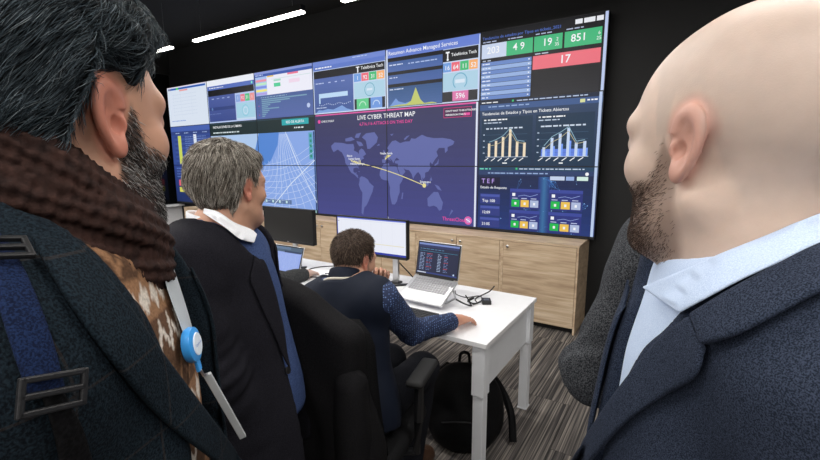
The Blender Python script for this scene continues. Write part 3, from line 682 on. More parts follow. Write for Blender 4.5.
def scr_code(w, h):
    p = Pic(w, h, 100, 66); p.rect(0, 0, 100, 66, (30, 36, 66), 0); p.rect(0, 0, 100, 4, (120, 140, 200)).rect(0, 4, 100, 5, (40, 50, 96))
    p.dashes(4, 12, 60, 1.2, (90, 140, 180), 601); p.rect(3, 17, 94, 0.7, (60, 140, 170), 2)
    for i in range(12):
        p.dashes(5, 22+i*3.2, 12, 1.2, (150, 170, 210), 610+i); p.dashes(22, 22+i*3.2, 14, 1.1, (200, 90, 110) if i % 3 == 0 else (110, 130, 180), 630+i)
        p.dashes(50, 22+i*3.2, 9, 1.2, (170, 190, 225), 650+i); p.dashes(66, 22+i*3.2, 10, 1.1, (200, 90, 110) if i % 4 == 1 else (120, 140, 190), 670+i)
    p.rect(0, 63, 100, 3, (50, 66, 130)).rect(2, 63.5, 22, 1.8, (226, 232, 246), 2).disc(92, 61, 2, (190, 210, 240), 2)
    return p
def scr_sheet(w, h):
    p = Pic(w, h, 100, 66); p.rect(0, 0, 100, 66, (150, 172, 236), 0); p.rect(0, 0, 100, 14, (74, 96, 118), 1).rect(0, 0, 60, 7, (96, 120, 150), 2).rect(40, 10, 58, 5, (46, 62, 92), 2)
    for i in range(14): p.dashes(4, 19+i*3.2, 90, 0.7, (186, 204, 246), 700+i)
    for i in range(5): p.rect(10+18*i, 16, 0.5, 48, (176, 196, 244), 2)
    return p
laptop(-1.262, -2.225, -0.04, 0.315, 0.222, 0.46, 0.762, -0.20, 0.222, scr_code, 'open silver laptop with a dark code screen on a raised stand', True, True)
laptop(-2.50, -2.40, 0.02, 0.325, 0.225, 0.0, 0.741, -0.33, 0.215, scr_sheet, 'open laptop with a pale blue spreadsheet below the black monitor')

# ------------------------------------------------------------------ keyboard, adaptor, cables
kb = empty('keyboard', (-1.30, -2.36, DZ), -0.03, 'low black keyboard lying in front of the silver laptop', 'keyboard')
MB().box((0, 0, 0.009), (0.44, 0.13, 0.016), 0.004).build('case', M['black'], kb)
k = MB()
for r in range(5):
    for c in range(21):
        k.box((-0.207+c*0.0207, -0.05+r*0.0225, 0.0185), (0.0175, 0.0185, 0.006), 0)
k.build('keys', M['dkey'], kb)['kind'] = 'stuff'
us = empty('adapter_box', (-0.945, -1.955, DZ), 0.5, 'small black adapter box lying alone at the right end of the desk', 'adapter')
MB().box((0, 0, 0.012), (0.055, 0.07, 0.024), 0.004).build('case', M['black'], us)
MB().box((0, -0.005, 0.0245), (0.032, 0.03, 0.002), 0.0005, seg=1).build('label_plate', M['chrome'], us)
def cable(name, pts, r, label, n=10):
    tagset(MB().tube(spline(pts, n), r, 6).build(name, M['rubber'], None, True), label, 'cable')
z = DZ+0.004
cable('cable', [(-0.965, -1.985, z+.008), (-1.00, -2.03, z), (-0.985, -1.93, z), (-1.03, -1.86, z), (-1.09, -1.93, z), (-1.13, -1.99, z+.03), (-1.12, -2.03, .81)], 0.003, 'thin black cable from the adapter box to the silver laptop')
cable('cable', [(-1.04, -2.05, .80), (-1.00, -2.06, z+.02), (-0.99, -1.99, z), (-1.03, -1.92, z), (-0.99, -1.80, z+.02), (-0.97, -1.76, z+.05)], 0.004, 'thicker black cable looping beside the silver laptop')
cable('cable', [(-1.07, -2.12, .79), (-1.02, -2.10, z+.02), (-1.0, -2.05, z), (-1.04, -2.01, z+.015), (-1.02, -1.97, z+.02), (-1.05, -2.0, z)], 0.005, 'tangled black cable end close under the silver laptop')
cable('cable', [(-1.64, -1.89, .90), (-1.60, -1.84, .83), (-1.55, -1.80, .76), (-1.50, -1.78, z), (-1.42, -1.76, z)], 0.005, 'black cable drooping from the white monitor to the desk')
cable('cable', [(-2.30, -2.12, z), (-2.20, -2.06, z), (-2.12, -1.90, z), (-2.22, -1.78, z+.01), (-2.40, -1.80, z), (-2.46, -1.94, z), (-2.36, -2.05, z)], 0.004, 'looped dark cable on the desk beside the blue-screened laptop')
cable('cable', [(-2.26, -1.98, z), (-2.14, -1.90, z), (-2.02, -1.92, z), (-1.98, -2.02, z), (-2.10, -2.08, z), (-2.2, -2.02, z)], 0.003, 'thin coiled cable on the desk left of the seated man')

# ------------------------------------------------------------------ office chairs
def office_chair(r, f, phi, label, seat_z=0.47, back_top=1.04):
    wx, wy, _ = c2w(r, f); t = empty('office_chair', (wx, wy, 0), -YAW-math.radians(phi), label, 'chair', 'black office chairs')
    for k in range(5):
        a = 2*math.pi*k/5+0.3; e = Vector((0.29*math.cos(a), 0.29*math.sin(a), 0.075))
        MB().tube([(0, 0, 0.11), (e.x*0.5, e.y*0.5, 0.10), e], [0.026, 0.022, 0.016], 8).build('base_arm', M['black'], t, True)
        c = MB(); pz = Vector((-e.y, e.x, 0)).normalized()
        for s in (-1, 1): q = Vector((e.x, e.y, 0.030))+pz*0.016*s; c.cyl(q-pz*0.009, q+pz*0.009, 0.030, n=14)
        c.cyl((e.x, e.y, 0.03), (e.x, e.y, 0.075), 0.008, n=8); c.build('castor', M['rubber'], t, True)
    MB().cyl((0, 0, 0.10), (0, 0, 0.28), 0.028).cyl((0, 0, 0.28), (0, 0, seat_z-0.06), 0.018).build('gas_lift', M['black'], t, True)
    MB().box((0, -0.02, seat_z-0.055), (0.2, 0.26, 0.04), 0.01).build('mechanism', M['black'], t)
    MB().box((0, 0.02, seat_z-0.0), (0.49, 0.47, 0.075), 0.034, seg=4).build('seat', M['chairfab'], t, True)
    MB().tube([(0, -0.12, seat_z-0.06), (0, -0.25, seat_z-0.03), (0, -0.275, seat_z+0.10), (0, -0.265, seat_z+0.25)], 0.02, 8).build('back_bracket', M['black'], t, True)
    bm = bmesh.new(); nx_, nz_ = 12, 12; vs = []
    for s in (1, -1):
        for i in range(nx_+1):
            for j in range(nz_+1):
                u = i/nx_*2-1; v = j/nz_
                hw = 0.235*(1-0.10*v)*(1-0.25*max(0, (v-0.8)/0.2)**2)
                y = -0.245+0.05*u*u-0.02*math.sin(v*math.pi)-0.05*v + s*-0.018*(1-u**6)*(1-(2*v-1)**8)
                vs.append(bm.verts.new((u*hw, y, seat_z+0.08+(back_top-seat_z-0.08)*v-0.03*u*u*max(0, v-0.5))))
    o_ = (nx_+1)*(nz_+1)
    for s in (0, 1):
        for i in range(nx_):
            for j in range(nz_):
                a = s*o_+i*(nz_+1)+j; q = [vs[a], vs[a+nz_+1], vs[a+nz_+2], vs[a+1]]
                bm.faces.new(q if s else q[::-1])
    bmesh.ops.remove_doubles(bm, verts=bm.verts, dist=0.0006)
    bmesh.ops.holes_fill(bm, edges=[e for e in bm.edges if e.is_boundary], sides=0)
    bmesh.ops.recalc_face_normals(bm, faces=bm.faces)
    me = bpy.data.meshes.new('backrest'); bm.to_mesh(me); bm.free(); link('backrest', me, t, M['chairfab'], True)
    for s in (-1, 1):
        MB().tube([(s*0.20, 0.0, seat_z-0.05), (s*0.275, 0.0, seat_z-0.03), (s*0.280, 0.01, seat_z+0.10), (s*0.275, 0.03, seat_z+0.25)], [0.016, 0.018, 0.02, 0.02], 8).build('armrest_post', M['black'], t, True)
        MB().box((s*0.270, 0.09, seat_z+0.265), (0.075, 0.23, 0.030), 0.015, seg=3).build('armrest', M['rubber'], t, True)
    return t
CH1 = (-0.235, 1.635, 20)
office_chair(*CH1, 'black office chair under the seated man in the navy vest', back_top=1.09)
office_chair(-1.26, 2.62, 33, 'black office chair hidden behind the grey-haired man')

# ------------------------------------------------------------------ implicit-surface modelling for bodies, hair and clothes
F32 = np.float32
def A3(*a): return np.array(a, F32)
def ln(v): return np.sqrt((v*v).sum(-1))
def unit(v): v = np.asarray(v, float); return v/np.linalg.norm(v)
def smin(a, b, k):
    h = np.maximum(k-np.abs(a-b), 0)/k; return np.minimum(a, b)-h*h*k*0.25
def smax(a, b, k): return -smin(-a, -b, k)
def cap(P, a, b, ra, rb):
    a = np.asarray(a, F32); b = np.asarray(b, F32); ab = b-a; pa = P-a
    t = np.clip((pa@ab)/max(float(ab@ab), 1e-9), 0, 1)
    return ln(pa-t[:, None]*ab)-(ra+(rb-ra)*t)
def ell(P, c, r):
    q = (P-np.asarray(c, F32))/np.asarray(r, F32); k0 = ln(q)+1e-6; k1 = ln(q/np.asarray(r, F32))+1e-6
    return k0*(k0-1)/k1
def sph(P, c, r): return ln(P-np.asarray(c, F32))-r
def rings_axis(lo, hi, coarse, fine=()):
    xs = [lo]
    while xs[-1] < hi:
        x = xs[-1]; st = coarse
        for a, b, s in fine:
            if a-coarse*0.6 <= x <= b: st = min(st, s)
        xs.append(x+st)
    return np.array(xs, F32)
def mesh_sdf(fn, gx, gy, gz, newton=2):
    n = (len(gx), len(gy), len(gz)); B = 8
    F = np.ones(n, F32)
    bs = [[(i, min(i+B, m)) for i in range(0, m, B)] for m in n]
    cs = [np.array([(g[a]+g[b-1])/2 for a, b in s], F32) for g, s in zip((gx, gy, gz), bs)]
    hs = [np.array([(g[min(b, len(g)-1)]-g[a])/2 for a, b in s], F32) for g, s in zip((gx, gy, gz), bs)]
    CX, CY_, CZ = np.meshgrid(*cs, indexing='ij'); HX, HY, HZ = np.meshgrid(*hs, indexing='ij')
    hd = np.sqrt(HX**2+HY**2+HZ**2)
    D = fn(np.stack([CX.ravel(), CY_.ravel(), CZ.ravel()], 1)).reshape(CX.shape)
    act = np.abs(D) < hd*1.35+0.012
    idx = []
    for i, (a0, a1) in enumerate(bs[0]):
        for j, (b0, b1) in enumerate(bs[1]):
            for k, (c0, c1) in enumerate(bs[2]):
                if act[i, j, k]: idx.append((a0, a1, b0, b1, c0, c1))
                else: F[a0:a1, b0:b1, c0:c1] = D[i, j, k]
    mask = np.zeros(n, bool)
    for a0, a1, b0, b1, c0, c1 in idx: mask[a0:a1, b0:b1, c0:c1] = True
    I = np.argwhere(mask)
    out = np.empty(len(I), F32)
    for s in range(0, len(I), 400000):
        q = I[s:s+400000]; out[s:s+400000] = fn(np.stack([gx[q[:, 0]], gy[q[:, 1]], gz[q[:, 2]]], 1))
    F[mask] = out
    F[0] = F[-1] = 1; F[:, 0] = F[:, -1] = 1; F[:, :, 0] = F[:, :, -1] = 1
    S = F < 0
    c8 = [S[i:n[0]-1+i, j:n[1]-1+j, k:n[2]-1+k] for i in (0, 1) for j in (0, 1) for k in (0, 1)]
    tot = sum(c.astype(np.int8) for c in c8); cell = (tot > 0) & (tot < 8)
    ci = np.argwhere(cell); vid = np.full(cell.shape, -1, np.int32); vid[cell] = np.arange(len(ci))
    off = [(i, j, k) for i in (0, 1) for j in (0, 1) for k in (0, 1)]
    val = [F[ci[:, 0]+o[0], ci[:, 1]+o[1], ci[:, 2]+o[2]] for o in off]
    pos = [np.stack([gx[ci[:, 0]+o[0]], gy[ci[:, 1]+o[1]], gz[ci[:, 2]+o[2]]], 1) for o in off]
    acc = np.zeros((len(ci), 3), F32); cnt = np.zeros(len(ci), F32)
    for a in range(8):
        for b in range(a+1, 8):
            if sum(abs(x-y) for x, y in zip(off[a], off[b])) != 1: continue
            cr = (val[a] < 0) != (val[b] < 0)
            t = np.where(cr, val[a]/(val[a]-val[b]+1e-12), 0)[:, None]
            acc += np.where(cr[:, None], pos[a]+(pos[b]-pos[a])*t, 0); cnt += cr
    V = acc/cnt[:, None]
    Q = []
    for ax in range(3):
        s0 = [slice(None)]*3; s1 = [slice(None)]*3; s0[ax] = slice(0, n[ax]-1); s1[ax] = slice(1, n[ax])
        a_, b_ = S[tuple(s0)], S[tuple(s1)]; e = np.argwhere(a_ != b_)
        u, v = [(1, 2), (2, 0), (0, 1)][ax]
        e = e[(e[:, u] > 0) & (e[:, v] > 0) & (e[:, u] < n[u]-1) & (e[:, v] < n[v]-1)]
        flip = S[tuple(e.T)]
        def vi(du, dv):
            q = e.copy(); q[:, u] += du; q[:, v] += dv; return vid[tuple(q.T)]
        q = np.stack([vi(-1, -1), vi(0, -1), vi(0, 0), vi(-1, 0)], 1)
        q[~flip] = q[~flip][:, ::-1]; Q.append(q)
    Q = np.concatenate(Q)
    for _ in range(newton):
        d, g = dgrad(fn, V); st = np.clip(d, -0.004, 0.004)[:, None]*g; V = V-st
    return V, Q
def dgrad(fn, V, h=0.0012):
    d = fn(V); g = np.empty_like(V)
    for k in range(3):
        e = np.zeros(3, F32); e[k] = h; g[:, k] = (fn(V+e)-d)/h
    g /= (ln(g)[:, None]+1e-6); return d, g
def project(fn, V, off=0.0, it=8):
    V = np.asarray(V, F32)
    for _ in range(it):
        d, g = dgrad(fn, V); V = V-np.clip(d-off, -0.03, 0.03)[:, None]*g
    return V
def pushout(fn, V, off, it=4):
    V = np.asarray(V, F32)
    for _ in range(it):
        d, g = dgrad(fn, V); V = V+np.clip(off-d, 0, 0.03)[:, None]*g
    return V
def np_mesh(name, V, Q, col=None):
    me = bpy.data.meshes.new(name); me.vertices.add(len(V)); me.vertices.foreach_set('co', np.asarray(V, F32).ravel())
    w = Q.shape[1]; me.loops.add(Q.size); me.loops.foreach_set('vertex_index', Q.astype(np.int32).ravel())
    me.polygons.add(len(Q)); me.polygons.foreach_set('loop_start', np.arange(0, Q.size, w, dtype=np.int32))
    try: me.polygons.foreach_set('loop_total', np.full(len(Q), w, np.int32))
    except Exception: pass
    me.update(calc_edges=True); me.validate()
    if col is not None:
        ca = me.color_attributes.new('Col', 'FLOAT_COLOR', 'POINT')
        b = np.ones((len(V), 4), F32); b[:, :3] = col; ca.data.foreach_set('color', b.ravel())
    return me
def wob(P, f, ph=0.0):          # smooth wandering noise in -1..1
    x, y, z = P[:, 0]*f, P[:, 1]*f, P[:, 2]*f
    return (np.sin(x+1.7*np.sin(0.8*y+ph)+ph)*np.sin(y*1.1+1.3*np.sin(0.7*z+2*ph)) + np.sin(z*0.9+1.5*np.sin(0.9*x-ph))*np.sin(x*0.6-y*0.7+ph))*0.5

# ---- head, in head space: x right, y forward, z up, ears at z = 0
def ear_sdf(H, s, es=0.9):
    o = A3(s*0.070, -0.006, 0.002); return es*_ear((H-o)/es+o, s)
def _ear(H, s):
    # ear frame: u forward, v up, n outward, swung out at the back and tilted
    o = A3(s*0.070, -0.006, 0.002); a = 0.20; ti = 0.16
    fw = A3(-s*math.sin(a)*-1*-1, math.cos(a), 0); fw = A3(-s*math.sin(a), math.cos(a), 0)
    nn = A3(s*math.cos(a), math.sin(a), 0); up = A3(0, 0, 1)
    d = H-o; u0 = d@fw; v0 = d@up; n = d@nn - 0.010
    u = u0*math.cos(ti)+v0*math.sin(ti)*1.0; v = v0*math.cos(ti)-u0*math.sin(ti)
    wu = 0.0165+0.004*np.clip(v/0.03, -1, 1)                         # egg shaped: wider at the top
    q = np.sqrt((u/wu)**2+(v/0.0305)**2)+1e-6
    rim = np.sqrt(((q-1)*0.0165*1.05)**2+(n-0.002*np.clip(-u/0.015, -1, 1))**2)-(0.0042+0.0008*np.clip(v/0.03, -1, 1))
    front = np.maximum(u-0.010, 0)                                    # rim fades towards the face
    rim = rim+np.where(v < 0.008, front*0.5, 0)
    plate = np.maximum((q-1)*0.016, np.abs(n+0.004)-0.0026)
    q2 = np.sqrt(((u+0.001)/0.0105)**2+((v-0.001)/0.019)**2)+1e-6
    anti = np.sqrt(((q2-1)*0.0105)**2+(n+0.0015)**2)-0.0027; anti = anti+np.maximum(u-0.002, 0)*0.8
    lobe = ell(np.stack([u, v, n], 1), (0.004, -0.029, -0.001), (0.0085, 0.010, 0.0048))
    trag = ell(np.stack([u, v, n], 1), (0.0135, -0.006, -0.001), (0.005, 0.008, 0.005))
    root = cap(np.stack([u, v, n], 1), (0.006, 0.015, -0.012), (0.006, -0.022, -0.013), 0.010, 0.008)
    e = smin(rim, plate, 0.004); e = smin(e, anti, 0.004); e = smin(e, lobe, 0.006); e = smin(e, trag, 0.004); e = smin(e, root, 0.006)
    hole = ell(np.stack([u, v, n], 1), (0.006, -0.006, 0.001), (0.0065, 0.0095, 0.008))
    return smax(e, -hole, 0.003)
def head_base(H, jaw=1.0):
    ax = np.abs(H[:, 0]); S = np.stack([ax, H[:, 1], H[:, 2]], 1)
    d = ell(H, (0, -0.014, 0.038), (0.0765, 0.099, 0.092))
    d = smin(d, ell(H, (0, 0.036, 0.006), (0.064, 0.060, 0.092)), 0.03)
    d = smin(d, ell(H, (0, 0.040, -0.068), (0.051*jaw, 0.048, 0.046)), 0.03)
    d = smin(d, cap(S, (0.054*jaw, -0.002, -0.052), (0.020, 0.074, -0.100), 0.014, 0.015), 0.03)
    d = smin(d, sph(H, (0, 0.080, -0.098), 0.020), 0.02)
    d = smin(d, sph(S, (0.047, 0.060, -0.020), 0.020), 0.022)
    d = smin(d, cap(S, (0.010, 0.090, 0.026), (0.050, 0.072, 0.026), 0.010, 0.009), 0.018)
    d = smax(d, -sph(S, (0.033, 0.104, 0.006), 0.0165), 0.014)
    d = smin(d, cap(S, (0.020, 0.0845, 0.006), (0.043, 0.079, 0.006), 0.0085, 0.0075), 0.006)
    d = smin(d, cap(H, (0, 0.090, 0.020), (0, 0.116, -0.028), 0.0075, 0.0105), 0.012)
    d = smin(d, sph(S, (0.0125, 0.103, -0.034), 0.0085), 0.007)
    d = smin(d, cap(S, (0, 0.096, -0.058), (0.020, 0.086, -0.061), 0.0065, 0.004), 0.006)
    d = smin(d, cap(S, (0, 0.094, -0.069), (0.018, 0.085, -0.066), 0.0070, 0.004), 0.006)
    return d
def head_sdf(H, jaw=1.0):
    return smin(smin(head_base(H, jaw), ear_sdf(H, 1), 0.005), ear_sdf(H, -1), 0.005)

class Body:
    def __init__(s, base, phi_t, head, phi_h, neck, pelvis, sh, arms, legs, pitch=0.0, roll=0.0, hs=1.0, build=1.0, jaw=1.0, chest=1.0):
        s.base = np.array([base[0], base[1], 0.0]); g = lambda p: np.array(p, float)-s.base
        s.head, s.neck, s.pelvis = g(head), g(neck), g(pelvis); s.hs = hs; s.b = build; s.jaw = jaw; s.chest = chest
        ph = math.radians(phi_h); p_ = math.radians(pitch); rl = math.radians(roll)
        R0 = np.array([[math.cos(ph), -math.sin(ph), 0], [math.sin(ph), math.cos(ph), 0], [0, 0, 1.0]])     # rows: right, forward, up
        fw = R0[1]*math.cos(p_)+R0[2]*math.sin(p_); up = -R0[1]*math.sin(p_)+R0[2]*math.cos(p_); rt = R0[0]
        rt, up = rt*math.cos(rl)+up*math.sin(rl), -rt*math.sin(rl)+up*math.cos(rl)
        s.RH = np.stack([rt, fw, up]).astype(F32)
        U = s.neck-s.pelvis; s.L = float(np.linalg.norm(U)); U = U/s.L
        pt = math.radians(phi_t); Rr = np.array([math.cos(pt), -math.sin(pt), 0]); Rr -= U*(Rr@U); Rr /= np.linalg.norm(Rr); Fw = np.cross(U, Rr)
        s.RT = np.stack([Rr, Fw, U]).astype(F32)
        s.sh = [g(sh[0]), g(sh[1])] if sh else [s.fromT((k*0.185*build, -0.005, s.L-0.055)) for k in (-1, 1)]
        s.arms = [[g(q) for q in a[:2]]+list(a[2:]) for a in arms]; s.legs = [[g(q) for q in a] for a in legs]
    def toT(s, P): return (P-s.pelvis.astype(F32))@s.RT.T
    def fromT(s, q): return np.asarray(q, float)@s.RT.astype(float)+s.pelvis
    def toH(s, P): return (P-s.head.astype(F32))@s.RH.T/s.hs
    def fromH(s, q): return np.asarray(q, float)*s.hs@s.RH.astype(float)+s.head
    def torso(s, P, inf=0.0, k=0.07):
        Q = s.toT(P); L = s.L; b = s.b; i = inf
        d = ell(Q, (0, 0.008, L*0.68), (0.150*b+i, 0.108*s.chest+i, 0.19+i))
        d = smin(d, ell(Q, (0, 0.012, L*0.30), (0.143*b+i, 0.108*s.chest+i, 0.20+i)), k)
        d = smin(d, ell(Q, (0, -0.010, 0.0), (0.158*b+i, 0.118+i, 0.13+i)), k)
        sl, sr = [x+(s.fromT((0, 0, 0))-x)*0.0 for x in s.sh]; m_ = (sl+sr)/2
        d = smin(d, cap(P, m_+(sl-m_)*0.86, m_+(sr-m_)*0.86, 0.056*b+i*0.8, 0.056*b+i*0.8), k)
        for x in (sl, sr): d = smin(d, cap(P, s.neck+s.RT[2]*0.015, m_+(x-m_)*0.72, 0.048+i, 0.046+i), k)
        return d
    def arm(s, P, i, inf=0.0, upto=1.0):
        e, w = s.arms[i][0], s.arms[i][1]; b = s.b
        d = cap(P, s.sh[i], e, 0.054*b+inf, 0.043*b+inf)
        wf = e+(w-e)*upto
        return smin(d, cap(P, e, wf, 0.043*b+inf, (0.043+(0.029-0.043)*upto)*b+inf), 0.02)
    def leg(s, P, i, inf=0.0):
        h, k_, a = s.legs[i][:3]; d = cap(P, h, k_, 0.088+inf, 0.060+inf); return smin(d, cap(P, k_, a, 0.058+inf, 0.042+inf), 0.03)
    def neck_sdf(s, P, inf=0.0):
        a = s.fromH((0, -0.022, -0.045)); return cap(P, a, s.neck+s.RT[1]*0.0-s.RT[2]*0.03, 0.056*s.hs+inf, 0.064+inf)
    def hand(s, P, i):
        spec = s.arms[i]
        if len(spec) < 4: return sph(P, spec[1], 0.03)
        w = spec[1]; d_ = unit(spec[2]); n_ = unit(spec[3]-d_*np.dot(spec[3], d_)); curl = spec[4] if len(spec) > 4 else 0.35
        side = (np.cross(d_, n_)) * (1 if i == 1 else -1)      # towards the thumb
        palm = w+d_*0.045
        q = np.stack([(P-palm.astype(F32))@d_.astype(F32), (P-palm.astype(F32))@side.astype(F32), (P-palm.astype(F32))@n_.astype(F32)], 1)
        d = ell(q, (0, 0, 0), (0.050, 0.041, 0.017)); d = smin(d, cap(P, w-d_*0.03, w+d_*0.03, 0.027, 0.025), 0.02)
        for k, (ofs, Ln) in enumerate([(0.030, 0.070), (0.010, 0.079), (-0.010, 0.074), (-0.029, 0.058)]):
            p0 = w+d_*(0.080-0.004*abs(k-1.2))+side*ofs; a = curl*0.6; r = 0.0092-0.0006*k
            for j, fr in enumerate((0.45, 0.30, 0.25)):
                dd = d_*math.cos(a)+n_*math.sin(a)+side*ofs*1.4; p1 = p0+unit(dd)*Ln*fr
                d = smin(d, cap(P, p0, p1, r, r-0.0009), 0.005); p0 = p1; a += curl*(1.1 if j == 0 else 0.7); r -= 0.0009
        p0 = w+d_*0.022+side*0.026; t1 = unit(d_*0.65+side*0.65+n_*0.35); p1 = p0+t1*0.042; t2 = unit(d_*0.95+side*0.15+n_*0.35); p2 = p1+t2*0.032; p3 = p2+unit(t2+n_*0.2)*0.024
        for a_, b_, r0, r1 in ((p0, p1, 0.014, 0.0105), (p1, p2, 0.0105, 0.0095), (p2, p3, 0.0095, 0.008)): d = smin(d, cap(P, a_, b_, r0, r1), 0.008)
        return d
    def body(s, P):
        H = s.toH(P)
        far = ln(H) > 0.25
        hd = np.where(far, ln(H)-0.12, 0).astype(F32)
        nr = ~far
        if nr.any(): hd[nr] = head_sdf(H[nr], s.jaw)
        d = smin(hd*s.hs, s.neck_sdf(P), 0.03)
        d = smin(d, s.torso(P, -0.004), 0.05)
        for i in (0, 1):
            d = smin(d, s.arm(P, i), 0.03)
            w = s.arms[i][1].astype(F32); dw = ln(P-w); hh = dw-0.16; q = dw < 0.28
            if q.any(): hh[q] = s.hand(P[q], i)
            d = smin(d, hh, 0.015); d = smin(d, s.leg(P, i, -0.006), 0.05)
            a, t = s.legs[i][2], s.legs[i][3]; d = smin(d, cap(P, a, t, 0.036, 0.028), 0.03)
        return d
BEARD_UP = ([-0.03, 0.004, 0.022, 0.040, 0.062, 0.082, 0.11], [-0.2, -0.06, 0.010, -0.030, -0.040, -0.048, -0.047])
def beard_mask(H, lo=-0.125, rise=0.0):
    up = np.interp(H[:, 1], *BEARD_UP)+rise*(H[:, 1] < 0.075)
    m_ = np.clip((up-H[:, 2])/0.012, 0, 1)*np.clip((H[:, 2]-lo)/0.02, 0, 1)*np.clip((H[:, 1]-0.002)/0.012, 0, 1)
    lips = np.clip(1-((H[:, 0]/0.024)**2+((H[:, 2]+0.064)/0.010)**2), 0, 1)*(H[:, 1] > 0.075)
    return m_*(1-np.clip(lips*3, 0, 1))
def hair_line(zb=-0.070, sb=-0.015, front=0.088, ear=0.036):
    ys = [-0.13, -0.045, -0.030, -0.020, -0.010, 0.014, 0.020, 0.030, 0.036, 0.052, 0.074, 0.13]
    zs = [zb, zb, -0.030, 0.015, ear, ear, sb, sb, 0.046, 0.070, front, front+0.01]
    return lambda H: H[:, 2]-np.interp(H[:, 1], ys, zs)
def scatter(V, Q, w, n):
    a, b, c = V[Q[:, 0]], V[Q[:, 1]], V[Q[:, 2]]; ar = ln(np.cross(b-a, V[Q[:, 3]]-a if Q.shape[1] > 3 else c-a))
    pr = ar*w[Q].mean(1); pr = pr/pr.sum(); i = RNG.choice(len(Q), n, p=pr); u, v = RNG.random((n, 1)).astype(F32), RNG.random((n, 1)).astype(F32)
    q = Q[i]; return (V[q[:, 0]]*(1-u)+V[q[:, 1]]*u)*(1-v)+(V[q[:, 3]]*(1-u)+V[q[:, 2]]*u)*v
def strands(name, parent, fn, roots, flow, length, radius, cols, probs, seg=4, lift=(0.3, 0.1), jit=0.25, keep=0.0008, tint=0.18):
    """hair as thin tapered three-sided tubes that follow a combing direction over the surface fn"""
    n = len(roots); P = roots.astype(F32); pts = [P]
    L = (length*(0.7+0.6*RNG.random(n))).astype(F32)[:, None]
    J = RNG.normal(0, jit, (n, 3)).astype(F32); prev = None
    for i in range(seg):
        d, g = dgrad(fn, P, 0.002)
        if i: P = P+np.maximum(keep*(1+i)-d, 0)[:, None]*g; pts[-1] = P
        D = flow(P)+J; D = D-(D*g).sum(1)[:, None]*g; D = D/(ln(D)[:, None]+1e-6)
        lf = lift[0]+(lift[1]-lift[0])*i/max(seg-1, 1)
        dd = D*(1-abs(lf))+g*lf
        if prev is not None: dd = dd*0.6+prev*0.4
        dd = dd/(ln(dd)[:, None]+1e-6); prev = dd; P = P+dd*L/seg; pts.append(P)
    pts = np.stack(pts, 1); m_ = seg+1
    tn = pts[:, -1]-pts[:, 0]; tn /= ln(tn)[:, None]+1e-9
    u = np.cross(tn, RNG.normal(size=(n, 3))); u /= ln(u)[:, None]+1e-9; v = np.cross(tn, u)
    rr = radius*np.array([1.0-0.75*(i/seg)**2 for i in range(m_)])
    V = np.empty((n, m_, 3, 3), F32)
    for k in range(3):
        a = 2*math.pi*k/3; V[:, :, k] = pts+(u*math.cos(a)+v*math.sin(a))[:, None, :]*rr[None, :, None]
    base = (np.arange(n)*m_*3)[:, None]; q = []
    for i in range(seg):
        for k in range(3): q.append(np.concatenate([base+i*3+k, base+i*3+(k+1) % 3, base+(i+1)*3+(k+1) % 3, base+(i+1)*3+k], 1))
    Qd = np.concatenate(q); ch = RNG.choice(len(cols), n, p=probs); C = np.array([srgb(c) for c in cols], F32)[ch]*(1+RNG.normal(0, tint, (n, 1)))
    me = np_mesh(name, V.reshape(-1, 3), Qd, np.clip(np.repeat(C, m_*3, 0), 0.002, 1))
    o = link(name, me, parent, M['hair'], True); o['kind'] = 'stuff'; return o
def loft(name, rows, parent, mat, thick=0.004, fn=None, off=0.0, closed=False, offs=1.0, push=False):
    """grid of points (rows x cols x 3) as a cloth sheet with thickness"""
    G = np.array(rows, F32); a, b = G.shape[:2]; V = G.reshape(-1, 3)
    if fn is not None: V = project(fn, V, off) if not push else pushout(fn, V, off)
    q = []
    for i in range(a-1):
        for j in range(b-1 if not closed else b):
            j2 = (j+1) % b; q.append((i*b+j, i*b+j2, (i+1)*b+j2, (i+1)*b+j))
    me = np_mesh(name, V, np.array(q)); o = link(name, me, parent, mat, True)
    md = o.modifiers.new('thickness', 'SOLIDIFY'); md.thickness = thick; md.offset = offs
    sb = o.modifiers.new('smooth', 'SUBSURF'); sb.levels = 1; sb.render_levels = 1
    return o
def pix_hit(B, fn, pts, off=0.0, n=60):
    """points of the photograph carried onto the surface fn that they lie on (closest approach where the ray passes by)"""
    p = np.array(pts, float); u, v = (p[:, 0]-410)/FPX, -(p[:, 1]-230)/FPX
    a = u*math.cos(ROLL)-v*math.sin(ROLL); b = u*math.sin(ROLL)+v*math.cos(ROLL)
    D = np.stack([a, _cp-b*_sp, _sp+b*_cp], 1); D /= ln(D)[:, None]; O = np.array([0, 0, CAM[2]])-B.base
    t = np.full(len(p), 0.12); bt = t.copy(); bd = np.full(len(p), 9.0)
    for _ in range(n):
        d = fn((O+D*t[:, None]).astype(F32))-off; w = d < bd; bd = np.where(w, d, bd); bt = np.where(w, t, bt)
        t = t+np.clip(d, -0.02, 0.2)*0.8
    return O+D*bt[:, None]
def pix_patch(name, B, fn, root, mat, edge_a, edge_b, off=0.005, thick=0.005, nu=8, m_=10):
    A_, B_ = np.array(spline(edge_a, m_)), np.array(spline(edge_b, m_)); k = min(len(A_), len(B_))
    ia, ib = np.linspace(0, len(A_)-1, k).round().astype(int), np.linspace(0, len(B_)-1, k).round().astype(int)
    rows = [pushout(fn, pix_hit(B, fn, A_[ia]*(1-j/nu)+B_[ib]*j/nu, off), off) for j in range(nu+1)]
    return loft(name, rows, root, mat, thick, offs=0.0)
def person(B, label):
    wx, wy, _ = c2w(B.base[0], B.base[1])
    return empty('person', (wx, wy, 0), -YAW, label, 'person')
def bounds(pts, pad): a = np.array(pts); return a.min(0)-pad, a.max(0)+pad
